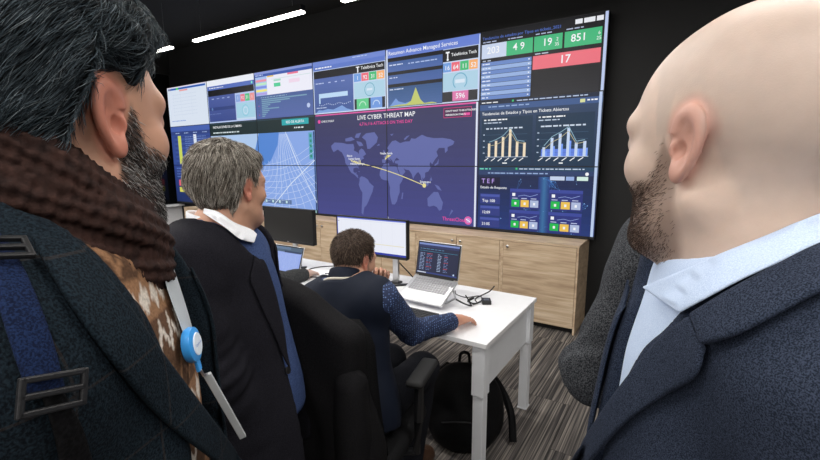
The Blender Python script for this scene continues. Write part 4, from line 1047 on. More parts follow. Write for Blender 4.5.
def grids(lo, hi, coarse, centres=(), rad=0.12, fine=0.003):
    return [rings_axis(lo[k], hi[k], coarse, [(c[k]-rad, c[k]+rad, fine) for c in centres]) for k in range(3)]
SKIN = dict(light=((203, 179, 164), (194, 138, 122)), tan=((196, 150, 126), (194, 120, 102)), olive=((198, 148, 122), (198, 118, 100)))
def body_mesh(B, root, skin, beard=None, rise=0.0, bstr=0.6, fine=0.003, coarse=0.012, hands=(), bald=None, hand_fine=0.004, XX=None):
    return _body_mesh(B, root, skin, beard, bstr, fine, coarse, hands, bald, hand_fine, rise)
def _body_mesh(B, root, skin, beard=None, bstr=0.6, fine=0.003, coarse=0.012, hands=(), bald=None, hand_fine=0.004, rise=0.0):
    pts = [B.head, B.neck, B.pelvis]+B.sh+[q for a in B.arms for q in a[:2]]+[q for l in B.legs for q in l]
    lo, hi = bounds(pts, 0.17); lo[2] = -0.03
    gr = []
    for k in range(3):
        fl = [(B.head[k]-0.135, B.head[k]+0.135, fine)]+[(B.arms[i][1][k]-0.05 if True else 0, B.arms[i][1][k]+0.05, hand_fine) for i in hands]
        for i in hands:
            c = B.arms[i][1]+unit(B.arms[i][2])*0.08 if len(B.arms[i]) > 2 else B.arms[i][1]
            fl.append((c[k]-0.09, c[k]+0.09, hand_fine))
        gr.append(rings_axis(lo[k], hi[k], coarse, fl))
    V, Q = mesh_sdf(B.body, *gr)
    H = B.toH(V); base, red = (np.array(srgb(c), F32) for c in SKIN[skin])
    C = np.repeat(base[None], len(V), 0)
    er = np.clip(1.3-np.minimum(ear_sdf(H, 1), ear_sdf(H, -1))/0.006, 0, 1)
    er = np.maximum(er, 0.5*np.clip(1-ln(H-A3(0, 0.112, -0.03))/0.03, 0, 1)); er = np.maximum(er, 0.7*np.clip(1-ln((H-A3(0, 0.095, -0.063))/A3(2.2, 1, 1))/0.014, 0, 1))
    hn = np.zeros(len(V), F32)
    for i in (0, 1): hn = np.maximum(hn, np.clip(1.2-ln(V-(B.arms[i][1]).astype(F32))/0.17, 0, 0.45))
    er = np.maximum(er*0.75, hn*0.4)[:, None]
    C = C*(1-er)+red*er
    if beard is not None:
        bm_ = (beard_mask(H, rise=rise)*bstr)[:, None]; C = C*(1-bm_)+np.array(srgb(beard), F32)*bm_
    if bald is not None:       # shaved scalp keeps a faint stubble tone
        hm = np.clip(bald(H)/0.02, 0, 1)*0.34; C = C*(1-hm[:, None])+np.array(srgb((158, 148, 142)), F32)*hm[:, None]
    eb = np.clip(1-ln((np.stack([np.abs(H[:, 0]), H[:, 1], H[:, 2]], 1)-A3(0.032, 0.09, 0.032))/A3(1.0, 1.0, 0.28))/0.022, 0, 1)[:, None]
    C = C*(1-eb*0.9)+np.array(srgb((48, 38, 32)), F32)*eb*0.9
    o = link('body', np_mesh('body', V, Q, C), root, M['skin'], True)
    for s in (-1, 1):
        c = B.fromH((s*0.0325, 0.0790, 0.006)); bm = bmesh.new(); bmesh.ops.create_uvsphere(bm, u_segments=16, v_segments=12, radius=0.0122*B.hs)
        bmesh.ops.translate(bm, vec=Vector(c), verts=bm.verts); me = bpy.data.meshes.new('eye'); bm.to_mesh(me); bm.free()
        ft = B.RH[1].astype(float); colr = np.array([srgb((40, 26, 18)) if (np.array(v.co)-c)@ft > 0.0105*B.hs else srgb((226, 220, 214)) for v in me.vertices], F32)
        ca = me.color_attributes.new('Col', 'FLOAT_COLOR', 'POINT'); b_ = np.ones((len(colr), 4), F32); b_[:, :3] = colr; ca.data.foreach_set('color', b_.ravel())
        link('eye', me, root, M['skin'], True)
    return V, Q, H
def hair_cap(B, root, line, th, col, fine=0.004, tuft=0.003, tf=90):
    def fn(P):
        H = B.toH(P); hm = line(H); t = (th(H) if callable(th) else th)*np.clip(hm/0.035, 0.3, 1)
        return smax(head_base(H, B.jaw)-t+tuft*wob(H, tf), -hm, 0.012)*B.hs
    g = grids(B.head-0.15*B.hs, B.head+0.17*B.hs, fine)
    V, Q = mesh_sdf(fn, *g)
    C = np.repeat(np.array([srgb(col)], F32), len(V), 0)
    link('hair', np_mesh('hair', V, Q, C), root, M['hair'], True)
    return V, Q, fn
def garment(name, fn, root, mat, lo, hi, res, fine=(), colfn=None, newton=2):
    g = [rings_axis(lo[k], hi[k], res, [(c[k]-r, c[k]+r, f) for c, r, f in fine]) for k in range(3)]
    V, Q = mesh_sdf(fn, *g, newton=newton)
    o = link(name, np_mesh(name, V, Q, colfn(V) if colfn else None), root, mat, True)
    return V, Q, o
def shoes(B, root, mat):
    for i in (0, 1):
        a, t = B.legs[i][2], B.legs[i][3]; d = unit((t-a)*np.array([1, 1, 0])); e = t+d*0.035; hl = a-d*0.035
        sole = lambda P: np.maximum(cap(P, (hl[0], hl[1], 0.03), (e[0], e[1], 0.03), 0.046, 0.048), -(P[:, 2]-0.001))
        fn = lambda P: smin(np.maximum(sole(P), P[:, 2]-0.06), np.maximum(smin(cap(P, (a[0], a[1], 0.06), (t[0], t[1], 0.045), 0.047, 0.034), sph(P, (a[0], a[1], 0.085), 0.05), 0.03), 0.004-P[:, 2]), 0.015)
        lo, hi = bounds([hl, e], 0.09); lo[2] = -0.01; hi[2] = 0.15
        garment('shoe', fn, root, mat, lo, hi, 0.008)
def trousers(B, root, mat, amp=0.004):
    def fn(P):
        d = np.minimum(B.leg(P, 0, 0.014), 1); d = smin(d, B.leg(P, 1, 0.014), 0.02)
        Q = B.toT(P); d = smin(d, ell(Q, (0, -0.008, 0.0), (0.165*B.b, 0.125, 0.13)), 0.06)
        d = d+amp*wob(P, 34, 1.0)
        return np.maximum(d, 0.035-P[:, 2])
    pts = [B.pelvis]+[q for l in B.legs for q in l[:3]]; lo, hi = bounds(pts, 0.24); lo[2] = 0.0
    garment('trousers', fn, root, mat, lo, hi, 0.012)
def upper(B, inf, hem, amp=0.005, freq=20, open_w=None, sleeves=True, neck_r=0.072, sleeve_inf=0.018, cuff=0.9, neck_up=0.035, ph=0.0, wrinkle=0.006, flare=0.02, ntilt=0.25, open_x=0.0):
    """jacket, vest or sweater round the body; open_w(z) is the half width of the front opening at torso height z"""
    def fn(P):
        Q = B.toT(P); L = B.L
        d = B.torso(P, inf)
        sk = ell(Q, (0, 0.0, hem*0.5-0.02), (0.166*B.b+inf+flare*0.5, 0.120+inf+flare, 0.30)); d = smin(d, sk, 0.08)
        d = smax(d, Q[:, 2]-(L+neck_up)+ntilt*(Q[:, 1]+0.07)*np.exp(-(Q[:, 0]/0.13)**4)-0.12*(1-np.exp(-(Q[:, 0]/0.13)**4)), 0.015)
        if sleeves:
            for i in (0, 1):
                e, w = B.arms[i][0], B.arms[i][1]; ax = unit(w-e).astype(F32)
                a = B.arm(P, i, sleeve_inf, 1.0)
                t = (P-B.sh[i].astype(F32))@unit(e-B.sh[i]).astype(F32)
                near = np.exp(-(ln(P-e.astype(F32))/0.09)**2)
                a = a+wrinkle*near*np.sin(((P-e.astype(F32))@ax)*150+2*np.sin(P[:, 2]*25)) + wrinkle*0.35*np.sin(t*60+3*wob(P, 14, ph))
                a = smax(a, (P-(e+(w-e)*cuff).astype(F32))@ax, 0.006)
                d = smin(d, a, 0.035)
        d = smax(d, hem-Q[:, 2], 0.01)
        d = d+amp*wob(P, freq, ph)+amp*0.4*wob(P, freq*2.3, ph+2)
        d = smax(d, -cap(P, B.neck-B.RT[2]*0.03+B.RT[1]*0.008, B.neck+B.RT[2]*0.22+B.RT[1]*0.07, neck_r, neck_r+0.004), 0.012)
        if open_w is not None:
            w = open_w(Q[:, 2]); op = np.maximum(np.abs(Q[:, 0]-open_x)-w, 0.03-Q[:, 1]); d = smax(d, -op, 0.010)
        return d
    return fn
def upper_bounds(B, hem, pad=0.13):
    pts = [B.neck, B.pelvis+B.RT[2]*hem]+B.sh+[q for a in B.arms for q in a[:2]]; lo, hi = bounds(pts, pad); lo2, hi2 = bounds([B.fromT((sx*0.24, sy*0.2, zz)) for sx in (-1, 1) for sy in (-1, 1) for zz in (hem-0.02, B.L)], 0.0)
    return np.minimum(lo, lo2), np.maximum(hi, hi2)
def shirt_collar(B, root, mat, r=(0.066, 0.070), z0=0.0, stand=0.040, fall=0.045, spread=0.022, tip=0.035, gap=0.35, c=(0, 0.014), tilt=0.22, n=40, name='shirt_collar', thick=0.002, fn=None, off=0.003):
    rows = [[], [], [], [], []]
    for i in range(n+1):
        a = -math.pi+gap+(2*math.pi-2*gap)*i/n          # 0 = back of the neck
        x, y = math.sin(a), -math.cos(a); fr = max(0.0, (abs(a)-1.6)/(math.pi-gap-1.6)); fr = min(1, fr)
        zt = B.L+z0+stand-tilt*(r[1]*(y+1)); e = tip*fr**3
        for k, (ro, dz, fo) in enumerate([(0.0, -stand, 0), (-0.001, 0, 0), (0.006, 0.001, 0), (spread*0.7, -fall*0.55-e*0.5, e*0.4), (spread, -fall-e, e*0.75)]):
            rows[k].append(B.fromT((x*(r[0]+ro)*(1-0.1*fr), c[1]+y*(r[1]+ro)+fo*0.8, zt+dz)))
    return loft(name, rows, root, mat, thick, fn, off, push=True)

# ------------------------------------------------------------------ the people
def std_legs(pel, phi, ank_z=0.085, spread=0.10):
    p = math.radians(phi); r = np.array([math.cos(p), -math.sin(p), 0]); f = np.array([math.sin(p), math.cos(p), 0]); out = []
    for s in (-1, 1):
        h = np.array(pel)+r*s*0.085+np.array([0, 0, -0.03]); a = np.array([pel[0], pel[1], 0])+r*s*spread-f*0.02+np.array([0, 0, ank_z])
        k = (h+a)/2+f*0.025; k[2] = 0.27*pel[2]+0.24; out.append([h, k, a, a+f*0.13-np.array([0, 0, ank_z-0.04])])
    return out
C_navy = fabric('navy_blazer_wool', (27, 33, 45), (58, 66, 84), 900, bump=0.2)
C_tweed = fabric('dark_tweed_wool', (10, 16, 22), (27, 38, 46), 520, bump=0.5)
def windowpane(m):
    nt = m.node_tree; b = nt.nodes['Principled BSDF']; src = b.inputs['Base Color'].links[0].from_socket; tc = N(nt, 'ShaderNodeTexCoord'); sp = N(nt, 'ShaderNodeSeparateXYZ'); nt.links.new(tc.outputs['Object'], sp.inputs[0]); prev = None
    for ax in (1, 2):
        a = N(nt, 'ShaderNodeMath', operation='PINGPONG'); a.inputs[1].default_value = 0.045; nt.links.new(sp.outputs[ax], a.inputs[0])
        c_ = N(nt, 'ShaderNodeMath', operation='LESS_THAN'); c_.inputs[1].default_value = 0.0011; nt.links.new(a.outputs[0], c_.inputs[0])
        if prev: mx = N(nt, 'ShaderNodeMath', operation='MAXIMUM'); nt.links.new(prev, mx.inputs[0]); nt.links.new(c_.outputs[0], mx.inputs[1]); prev = mx.outputs[0]
        else: prev = c_.outputs[0]
    mf = N(nt, 'ShaderNodeMath', operation='MULTIPLY'); mf.inputs[1].default_value = 0.14; nt.links.new(prev, mf.inputs[0])
    mc = N(nt, 'ShaderNodeMix', data_type='RGBA'); nt.links.new(mf.outputs[0], mc.inputs['Factor']); nt.links.new(src, mc.inputs['A']); mc.inputs['B'].default_value = srgb((86, 70, 58))+(1,)
    nt.links.new(mc.outputs['Result'], b.inputs['Base Color'])
windowpane(C_tweed)
C_grey = fabric('grey_tweed_wool', (30, 32, 36), (84, 86, 90), 420, bump=0.4)
C_suit = fabric('black_suit_wool', (17, 17, 22), (34, 33, 40), 500, bump=0.2)
C_vest = simple('navy_quilted_vest', (15, 22, 37), 0.7, bump=0.2, bscale=160, spec=0.2)
C_shirt = fabric('pale_blue_shirt', (176, 196, 226), (206, 220, 242), 900, bump=0.08, sheen=0.05, lo=0.3, hi=0.7)
C_wshirt = fabric('white_shirt', (226, 228, 234), (242, 243, 246), 800, bump=0.08, sheen=0.05)
C_bsweat = fabric('blue_sweater_knit', (44, 58, 94), (70, 88, 130), 380, bump=0.4)
C_green = fabric('dark_green_trousers', (22, 36, 36), (38, 52, 50), 420)
C_dark = fabric('dark_trousers', (16, 17, 22), (30, 31, 37), 420)
C_trim = simple('pale_collar_trim', (190, 184, 172), 0.8)
C_shoe = simple('black_shoe_leather', (18, 17, 16), 0.4); C_brown = simple('brown_shoe_leather', (62, 42, 30), 0.45)
C_strap = fabric('navy_webbing', (12, 20, 42), (24, 38, 70), 700, bump=0.3)
def dotted():
    m, nt, b = new_mat('blue_dotted_shirt'); tc = N(nt, 'ShaderNodeTexCoord')
    vo = N(nt, 'ShaderNodeTexVoronoi'); vo.inputs['Scale'].default_value = 105; vo.inputs['Randomness'].default_value = 0.35; nt.links.new(tc.outputs['Object'], vo.inputs['Vector'])
    cr = N(nt, 'ShaderNodeValToRGB'); e = cr.color_ramp.elements; e[0].position = 0.24; e[0].color = srgb((96, 122, 168))+(1,); e[1].position = 0.34; e[1].color = srgb((24, 38, 72))+(1,)
    nt.links.new(vo.outputs['Distance'], cr.inputs['Fac']); nt.links.new(cr.outputs['Color'], b.inputs['Base Color']); b.inputs['Roughness'].default_value = 0.8
    return m
C_dots = dotted()
def fair_isle(V2):
    """brown and cream patterned knit: bands of zigzags and lozenges round the chest; V2 in torso space"""
    a = np.arctan2(V2[:, 0], V2[:, 1])*0.17*85; z = V2[:, 2]*85
    br, cr, ta = (np.array(srgb(c), F32) for c in ((92, 66, 48), (206, 196, 184), (140, 104, 76)))
    zz = np.abs((a % 3)-1.5); band = np.floor(z/4.0) % 3; zl = z % 4.0
    m1 = (np.abs(zl-2-(zz-0.75)*1.6) < 0.55); m2 = (np.abs(zl-2)+zz*1.1 < 1.5)
    C = np.where((band == 0)[:, None], br, np.where((band == 1)[:, None], ta, br*0.8))
    C = np.where(((band == 0) & m1)[:, None], cr, C); C = np.where(((band == 1) & m2)[:, None], cr, C); C = np.where(((band == 2) & m1)[:, None], ta, C)
    return C
def lapel(B, fn, root, mat, side, ztop, zbut, w0, width, name='lapel', off=0.005, notch=0.0, y0=0.16, n=18):
    rows = []
    for i in range(n+1):
        t = i/n; z = ztop+(zbut-ztop)*t; fold = w0(z)
        wd = width*(0.25+0.75*min(1, t/0.22)) if t < 0.22 else width*(1-((t-0.22)/0.78)**1.6*0.93)
        row = []
        for j in range(9):
            u = j/8; row.append(B.fromT((side*(fold-0.004+wd*u), y0-0.5*max(0, fold+wd*u-0.08), z+0.030*u*(1-t))))
        rows.append(row)
    return loft(name, rows, root, mat, 0.005, fn, off)
def coat_collar(B, fn, root, mat, z0, r=(0.080, 0.086), wd=0.05, a1=2.35, name='collar', off=0.006, n=36, stand=0.03, tilt=0.30):
    return shirt_collar(B, root, mat, r=r, z0=z0, stand=stand, fall=wd, spread=wd*0.75, tip=0.0, gap=math.pi-a1, c=(0, 0.010), tilt=tilt, n=n, name=name, thick=0.005, fn=fn, off=off)

# ---- 1: bearded man with scarf, close to the camera at the left
B1 = Body((-0.38, 0.45), 72, (-0.378, 0.458, 1.640), 15, (-0.385, 0.44, 1.495), (-0.40, 0.435, 0.97), [(-0.44, 0.585, 1.395), (-0.328, 0.264, 1.44)],
          [[(-0.47, 0.64, 1.12), (-0.39, 0.62, 0.90)], [(-0.40, 0.20, 1.16), (-0.26, 0.25, 0.95)]], std_legs((-0.40, 0.435, 0.97), 78), hs=1.10)
R1 = person(B1, 'bearded man in a dark tweed coat and chunky brown scarf at left, seen from behind')
V, Q, H = body_mesh(B1, R1, 'tan', (84, 74, 70), 0.014, 0.8, fine=0.0026)
w = beard_mask(H, rise=0.014)*(np.abs(H[:, 0]) < 0.09); fb = lambda P: head_base(B1.toH(P), B1.jaw)*B1.hs
flow_dn = lambda B: (lambda P: np.repeat((A3(0, 0.45, -0.9)@B.RH)[None], len(P), 0))
strands('beard', R1, fb, scatter(V, Q, w, 6500), flow_dn(B1), 0.0085, 0.00032, [(34, 30, 30), (96, 92, 90), (190, 188, 186)], [0.5, 0.25, 0.25], seg=3, lift=(0.45, 0.25), jit=0.3)
hl0 = hair_line(zb=-0.085, sb=0.034, front=0.062, ear=0.044); hl = lambda H: hl0(H+A3(0, 0.007, 0)*np.where(H[:, 1:2] < 0.0, 1, 0))
V, Q, fh = hair_cap(B1, R1, hl, lambda H: 0.012+0.016*np.clip((H[:, 2]-0.02)/0.07, 0, 1), (20, 24, 26), 0.0035, 0.0035, 110)
def flow1(P):
    H = B1.toH(P); D = np.stack([H[:, 0]*1.5, -0.75+0*H[:, 1], -0.55-2.0*np.clip(-H[:, 1]-0.02, 0, 1)*4+0*H[:, 2]], 1); D[:, 1] += np.clip(H[:, 2]-0.1, 0, 1)*4
    sbm = np.clip(1-np.abs(H[:, 1]-0.028)/0.02, 0, 1)*np.clip((0.05-H[:, 2])/0.02, 0, 1); D[:, 1] += sbm*0.8; D[:, 2] -= sbm*1.2
    ez = np.clip((0.075-H[:, 2])/0.03, 0, 1)*np.clip((0.02-np.abs(H[:, 1]+0.005))/0.01+1, 0, 1)*(H[:, 2] > 0.03); D[:, 2] += ez*0.6
    D = D+0.35*np.stack([wob(H, 55, 1), wob(H, 55, 2), wob(H, 55, 3)], 1)
    return D@B1.RH
w = np.clip(hl(B1.toH(V))/0.006+0.5, 0, 1); hv = B1.toH(V); w = w*np.where((hv[:, 1] > 0.004) & (hv[:, 2] < 0.045), 0.0, 1.0)
strands('hair_strands', R1, fh, scatter(V, Q, w, 22000), flow1, 0.024, 0.00036, [(28, 37, 43), (48, 59, 66), (78, 89, 96), (112, 121, 126)], [0.36, 0.34, 0.21, 0.09], seg=4, lift=(0.2, 0.0), jit=0.16, keep=0.0002)
fs = upper(B1, 0.016, -0.02, amp=0.003, sleeves=False, neck_r=0.062, neck_up=0.05)
lo, hi = upper_bounds(B1, -0.02)
garment('sweater', fs, R1, M['cloth'], lo, hi, 0.008, [(B1.fromT((0.05, 0.13, 0.33)), 0.15, 0.004)], lambda V: fair_isle(B1.toT(V)))
ow1 = lambda z: 0.085+0.03*np.clip((z-0.40)/0.12, 0, 1)-0.02*np.clip((0.35-z)/0.2, 0, 1)
fc1 = upper(B1, 0.042, -0.30, amp=0.006, freq=17, open_w=ow1, neck_r=0.085, sleeve_inf=0.026, wrinkle=0.008, ph=1.0)
lo, hi = upper_bounds(B1, -0.30, 0.16)
garment('coat', fc1, R1, C_tweed, lo, hi, 0.010, [(B1.fromT((0.08, 0.1, 0.38)), 0.17, 0.006)])
fc1c = upper(B1, 0.042, -0.30, amp=0.006, freq=17, open_w=None, neck_r=0.085, sleeve_inf=0.026, wrinkle=0.008, ph=1.0)
lapel(B1, fc1, R1, C_tweed, -1, 0.47, -0.02, ow1, 0.085)
pix_patch('lapel', B1, fc1c, R1, C_tweed, [(78, 244), (102, 272), (126, 302), (160, 350), (200, 403), (238, 455), (275, 510)], [(30, 236), (52, 275), (80, 318), (114, 364), (160, 418), (226, 470), (274, 512)], 0.006, 0.006)
shoes(B1, R1, C_shoe); trousers(B1, R1, C_dark)
# scarf: three thick knitted turns round the neck
SC = np.array([-0.392, 0.444, 1.540])-B1.base; PS = math.radians(38)
def scarf_fn(P):
    d = None; q = P-SC.astype(F32); X = q[:, 0]*math.cos(PS)-q[:, 1]*math.sin(PS); Y = q[:, 0]*math.sin(PS)+q[:, 1]*math.cos(PS); Z = q[:, 2]
    for k, (zc, Rm, rt, ry, tl, ph) in enumerate([(0.020, 0.080, 0.036, 1.0, -0.56, 0.0), (-0.024, 0.084, 0.034, 0.95, -0.44, 1.3), (0.055, 0.076, 0.030, 0.85, -0.66, 2.2)]):
        a = np.arctan2(X, Y); rr = np.sqrt(X*X+Y*Y)
        zz = Z-zc-tl*Y-0.006*np.sin(2*a+ph)
        rad = rt*(1+0.10*np.sin(3*a+ph)+0.05*np.sin(7*a+2*ph))
        th = np.arctan2(zz, rr-Rm)
        knit = 0.0020*np.sin(14*th+0.6*np.sin(40*a))+0.0013*np.sin(80*a+8*th)
        t = np.sqrt((rr-Rm)**2+(zz*ry)**2)-rad-knit
        d = t if d is None else smin(d, t, 0.006)
    return d
def scarf_col(V):
    n_ = wob(V, 260)[:, None]*0.5+0.5; a = np.array(srgb((30, 19, 17)), F32); b = np.array(srgb((60, 39, 33)), F32); return a*(1-n_)+b*n_
garment('scarf', scarf_fn, R1, M['cloth'], SC-0.18, SC+0.18, 0.0035, (), scarf_col)
# lanyard with a blue badge reel hanging on the sweater
lan = empty('lanyard', R1.location, -YAW, 'grey lanyard with round blue badge reel hanging on the patterned sweater', 'lanyard')
def ribbon(name, path, wdt, parent, mat, fn, off, thick=0.0015, wdir=(1, 0, 0), B=B1):
    pts = spline(path, 8); rows = []
    for j in (-1, 0, 1): rows.append([B.fromT(np.array(q)+np.array(wdir)*wdt*0.5*j) for q in pts])
    return loft(name, rows, parent, mat, thick, fn, off)
G_lan = simple('grey_lanyard_webbing', (176, 182, 186), 0.7, bump=0.3, bscale=900)
fsl = lambda P: smin(fs(P), scarf_fn(P), 0.01)
pix_patch('strap', B1, fs, lan, G_lan, [(152, 228), (160, 262), (168, 292), (180, 325), (186, 342)], [(163, 232), (172, 262), (182, 292), (191, 322), (195, 340)], 0.006, 0.0015, 3)
ribbon('strap', [(-0.07, 0.06, 0.56), (-0.06, 0.12, 0.53), (-0.04, 0.15, 0.48), (-0.01, 0.16, 0.42)], 0.014, lan, G_lan, fs, 0.004)
def frame_at(B, fn, p):
    _, g = dgrad(fn, np.array([p], F32)); nrm = Vector(g[0].astype(float)).normalized()
    up = Vector(B.RT[2].astype(float)); up = (up-nrm*up.dot(nrm)).normalized(); rt = up.cross(nrm)
    return Vector(p), Matrix((rt, up, nrm)).transposed()
def frame_on(B, fn, q, off):
    p = project(fn, np.array([B.fromT(q)], F32), off)[0]; _, g = dgrad(fn, p[None]); nrm = Vector(g[0].astype(float)).normalized()
    up = Vector(B.RT[2].astype(float)); up = (up-nrm*up.dot(nrm)).normalized(); rt = up.cross(nrm)
    return Vector(p.astype(float)), Matrix((rt, up, nrm)).transposed()
pr, Rr_ = frame_at(B1, fs, pix_hit(B1, fs, [(191, 345)], 0.010)[0])
TM = Matrix.Translation(pr) @ Rr_.to_4x4()
MB().lathe([(0.004, -0.004), (0.019, -0.004), (0.021, 0.0), (0.020, 0.005), (0.015, 0.007), (0.002, 0.007)], n=32).build('badge_reel', simple('sky_blue_plastic', (58, 150, 224), 0.35), lan, True, TM)
MB().lathe([(0.002, 0.0068), (0.0135, 0.0072), (0.013, 0.0080), (0.002, 0.0082)], n=28).build('reel_badge', simple('white_badge_print', (226, 236, 246), 0.4), lan, True, TM)
tv, tf = text_mesh('Telefónica', 0.0048, 'CENTER'); bm = bmesh.new(); vv = [bm.verts.new((a[0], a[1]-0.0015, 0.0085)) for a in tv]
for f_ in tf:
    try: bm.faces.new([vv[i] for i in f_])
    except ValueError: pass
bmesh.ops.transform(bm, matrix=TM, verts=bm.verts); me = bpy.data.meshes.new('reel_lettering'); bm.to_mesh(me); bm.free(); link('reel_lettering', me, lan, simple('blue_print', (70, 130, 200), 0.5))
MB().box((0, -0.026, 0.002), (0.010, 0.014, 0.004), 0.001).build('reel_clip', simple('sky_blue_clip', (58, 150, 224), 0.4), lan, False, TM)
ca_, cb_ = (Vector(q) for q in pix_hit(B1, fs, [(207, 374), (243, 437)], 0.016))
pc, Rc_ = frame_at(B1, fs, np.array((ca_+cb_)/2)); yv = (ca_-cb_).normalized(); xv = yv.cross(Rc_.col[2]).normalized(); Rc_ = Matrix((xv, yv, xv.cross(yv))).transposed()
TC = Matrix.Translation(pc) @ Rc_.to_4x4()
MB().tube([pr+Rr_@Vector((0, -0.032, 0.003)), pr+Rr_@Vector((0.003, -0.042, 0.004)), ca_], 0.0016, 6).build('hook', M['chrome'], lan, True)
MB().box((0, 0, 0.0), (0.005, (ca_-cb_).length, 0.009), 0.001).build('badge_holder', simple('clear_badge_sleeve', (196, 200, 202), 0.25), lan, False, TC)
# backpack carried on the right shoulder: strap with buckle in view
bp = empty('backpack', R1.location, -YAW, 'black backpack of the man in the scarf, navy strap over his shoulder', 'backpack')
pix_patch('shoulder_strap', B1, fc1c, bp, C_strap, [(-60, 205), (-30, 240), (-8, 290), (10, 345), (28, 396)], [(-30, 205), (10, 245), (36, 295), (54, 345), (66, 392)], 0.008, 0.006, 4)
pix_patch('webbing', B1, fc1c, bp, M['nylon'], [(38, 388), (52, 430), (62, 480)], [(62, 388), (84, 430), (98, 480)], 0.007, 0.003, 3)
for q, sz, nm in (((54, 392), 0.036, 'buckle'), ((10, 247), 0.020, 'strap_ring')):
    pb, Rb_ = frame_at(B1, fc1c, pix_hit(B1, fc1c, [q], 0.016)[0]); TB = Matrix.Translation(pb) @ Rb_.to_4x4() @ Matrix.Rotation(-0.25, 4, 'Z'); b = MB()
    for yy in (-0.010, 0.010, 0.0): b.box((0, yy, 0), (sz, 0.004, 0.004), 0.001)
    for xx in (-1, 1): b.box((xx*sz*0.47, 0, 0), (0.004, 0.024, 0.004), 0.001)
    b.build(nm, M['black'], bp, False, TB)
def pack_fn(P):
    Q = B1.toT(P); return ell(Q, (0.02, -0.29, 0.24), (0.16, 0.11, 0.25))+0.006*wob(P, 24)
c = B1.fromT((0.02, -0.29, 0.24)); garment('pack', pack_fn, bp, M['nylon'], c-np.array([0.27, 0.27, 0.27]), c+np.array([0.27, 0.27, 0.27]), 0.012)

# ---- 2: bald bearded man, close to the camera at the right
B5 = Body((0.345, 0.46), -72, (0.345, 0.452, 1.612), -21, (0.385, 0.44, 1.488), (0.375, 0.435, 0.96), None,
          [[(0.335, 0.20, 1.13), (0.22, 0.27, 0.93)], [(0.45, 0.70, 1.13), (0.34, 0.70, 0.93)]], std_legs((0.375, 0.435, 0.96), -72), hs=1.08)
R5 = person(B5, 'bald bearded man in a navy blazer and pale blue collar at right')
V, Q, H = body_mesh(B5, R5, 'light', (112, 88, 76), 0.006, 0.55, fine=0.0026, bald=hair_line(zb=-0.06, sb=-0.0, front=0.095))
w = beard_mask(H, rise=0.006)*np.clip((H[:, 1]-0.018)/0.05, 0.02, 1); fb5 = lambda P: head_base(B5.toH(P), B5.jaw)*B5.hs
strands('beard', R5, fb5, scatter(V, Q, w, 9500), flow_dn(B5), 0.0036, 0.00021, [(52, 38, 31), (92, 70, 58)], [0.65, 0.35], seg=3, lift=(0.5, 0.3), jit=0.35)
fsh = upper(B5, 0.012, -0.02, amp=0.003, sleeves=False, neck_r=0.060, neck_up=0.05); lo, hi = upper_bounds(B5, -0.02)
garment('shirt', fsh, R5, C_shirt, lo, hi, 0.009)
ow5 = lambda z: 0.004+0.070*np.clip((z-0.16)/(B5.L-0.16), 0, 1)
up5 = lambda ow: upper(B5, 0.030, -0.26, amp=0.004, freq=15, open_w=ow, neck_r=0.094, sleeve_inf=0.024, wrinkle=0.006, ph=0.4, neck_up=0.012, ntilt=0.5)
fj5, fj5c = up5(ow5), up5(None)
lo, hi = upper_bounds(B5, -0.26, 0.16)
garment('blazer', fj5, R5, C_navy, lo, hi, 0.010, [(B5.fromT((-0.08, 0.08, 0.40)), 0.17, 0.006)])
lapel(B5, fj5, R5, C_navy, 1, 0.47, 0.16, ow5, 0.090)
pix_patch('lapel', B5, fj5c, R5, C_navy, [(690, 316), (660, 338), (628, 376), (598, 418), (566, 470), (540, 520)], [(704, 348), (694, 378), (664, 396), (624, 424), (582, 472), (546, 524)], 0.008, 0.006)
pix_patch('collar', B5, fj5c, R5, C_navy, [(690, 314), (730, 290), (775, 266), (820, 244), (880, 222), (960, 205)], [(702, 345), (736, 335), (780, 312), (820, 291), (885, 262), (965, 240)], 0.010, 0.006)
shirt_collar(B5, R5, C_shirt, r=(0.070, 0.076), z0=0.050, stand=0.045, fall=0.040, spread=0.010, tip=0.0, gap=0.75, tilt=0.65)
fcol = lambda P: smin(smin(B5.neck_sdf(P, 0.014), fsh(P), 0.03), fj5c(P)+0.004, 0.02)
pix_patch('collar_leaf', B5, fcol, R5, C_shirt, [(641, 287), (680, 271), (722, 253), (770, 234), (820, 213), (890, 190)], [(680, 313), (702, 301), (741, 280), (780, 262), (820, 243), (890, 218)], 0.012, 0.003, 6)
shoes(B5, R5, C_brown); trousers(B5, R5, C_dark)

# ---- 3: grey-haired man in a dark suit
B2 = Body((-0.50, 1.17), 92, (-0.514, 1.222, 1.520), 31, (-0.560, 1.20, 1.385), (-0.475, 1.145, 0.90), None,
          [[(-0.60, 1.33, 1.07), (-0.46, 1.30, 0.90)], [(-0.47, 0.955, 1.07), (-0.43, 1.00, 0.885), (0.35, 0.45, -0.8), (0.0, 1.0, 0.3), 0.4]], std_legs((-0.475, 1.145, 0.90), 80), chest=1.04, hs=0.95)
R2 = person(B2, 'grey-haired man in a dark suit jacket and white collar watching the screens')
V, Q, H = body_mesh(B2, R2, 'tan', None, fine=0.004, coarse=0.014, hands=(1,), hand_fine=0.006)
hl2 = hair_line(zb=-0.100, sb=0.020, front=0.070, ear=0.040)
V, Q, fh2 = hair_cap(B2, R2, hl2, lambda H: 0.007+0.009*np.clip(-H[:, 1]/0.08, 0, 1)+0.006*np.clip(H[:, 2]/0.1, 0, 1), (92, 86, 78), 0.005, 0.003, 80)
def flow2(P):
    H = B2.toH(P); D = H-A3(0.0, -0.02, 0.16); D[:, 2] -= 0.08; D[:, 1] -= 0.03
    return (D*9+0.4*np.stack([wob(H, 45, 1), wob(H, 45, 2), wob(H, 45, 3)], 1))@B2.RH
w = np.clip(hl2(B2.toH(V))/0.006+0.5, 0, 1)
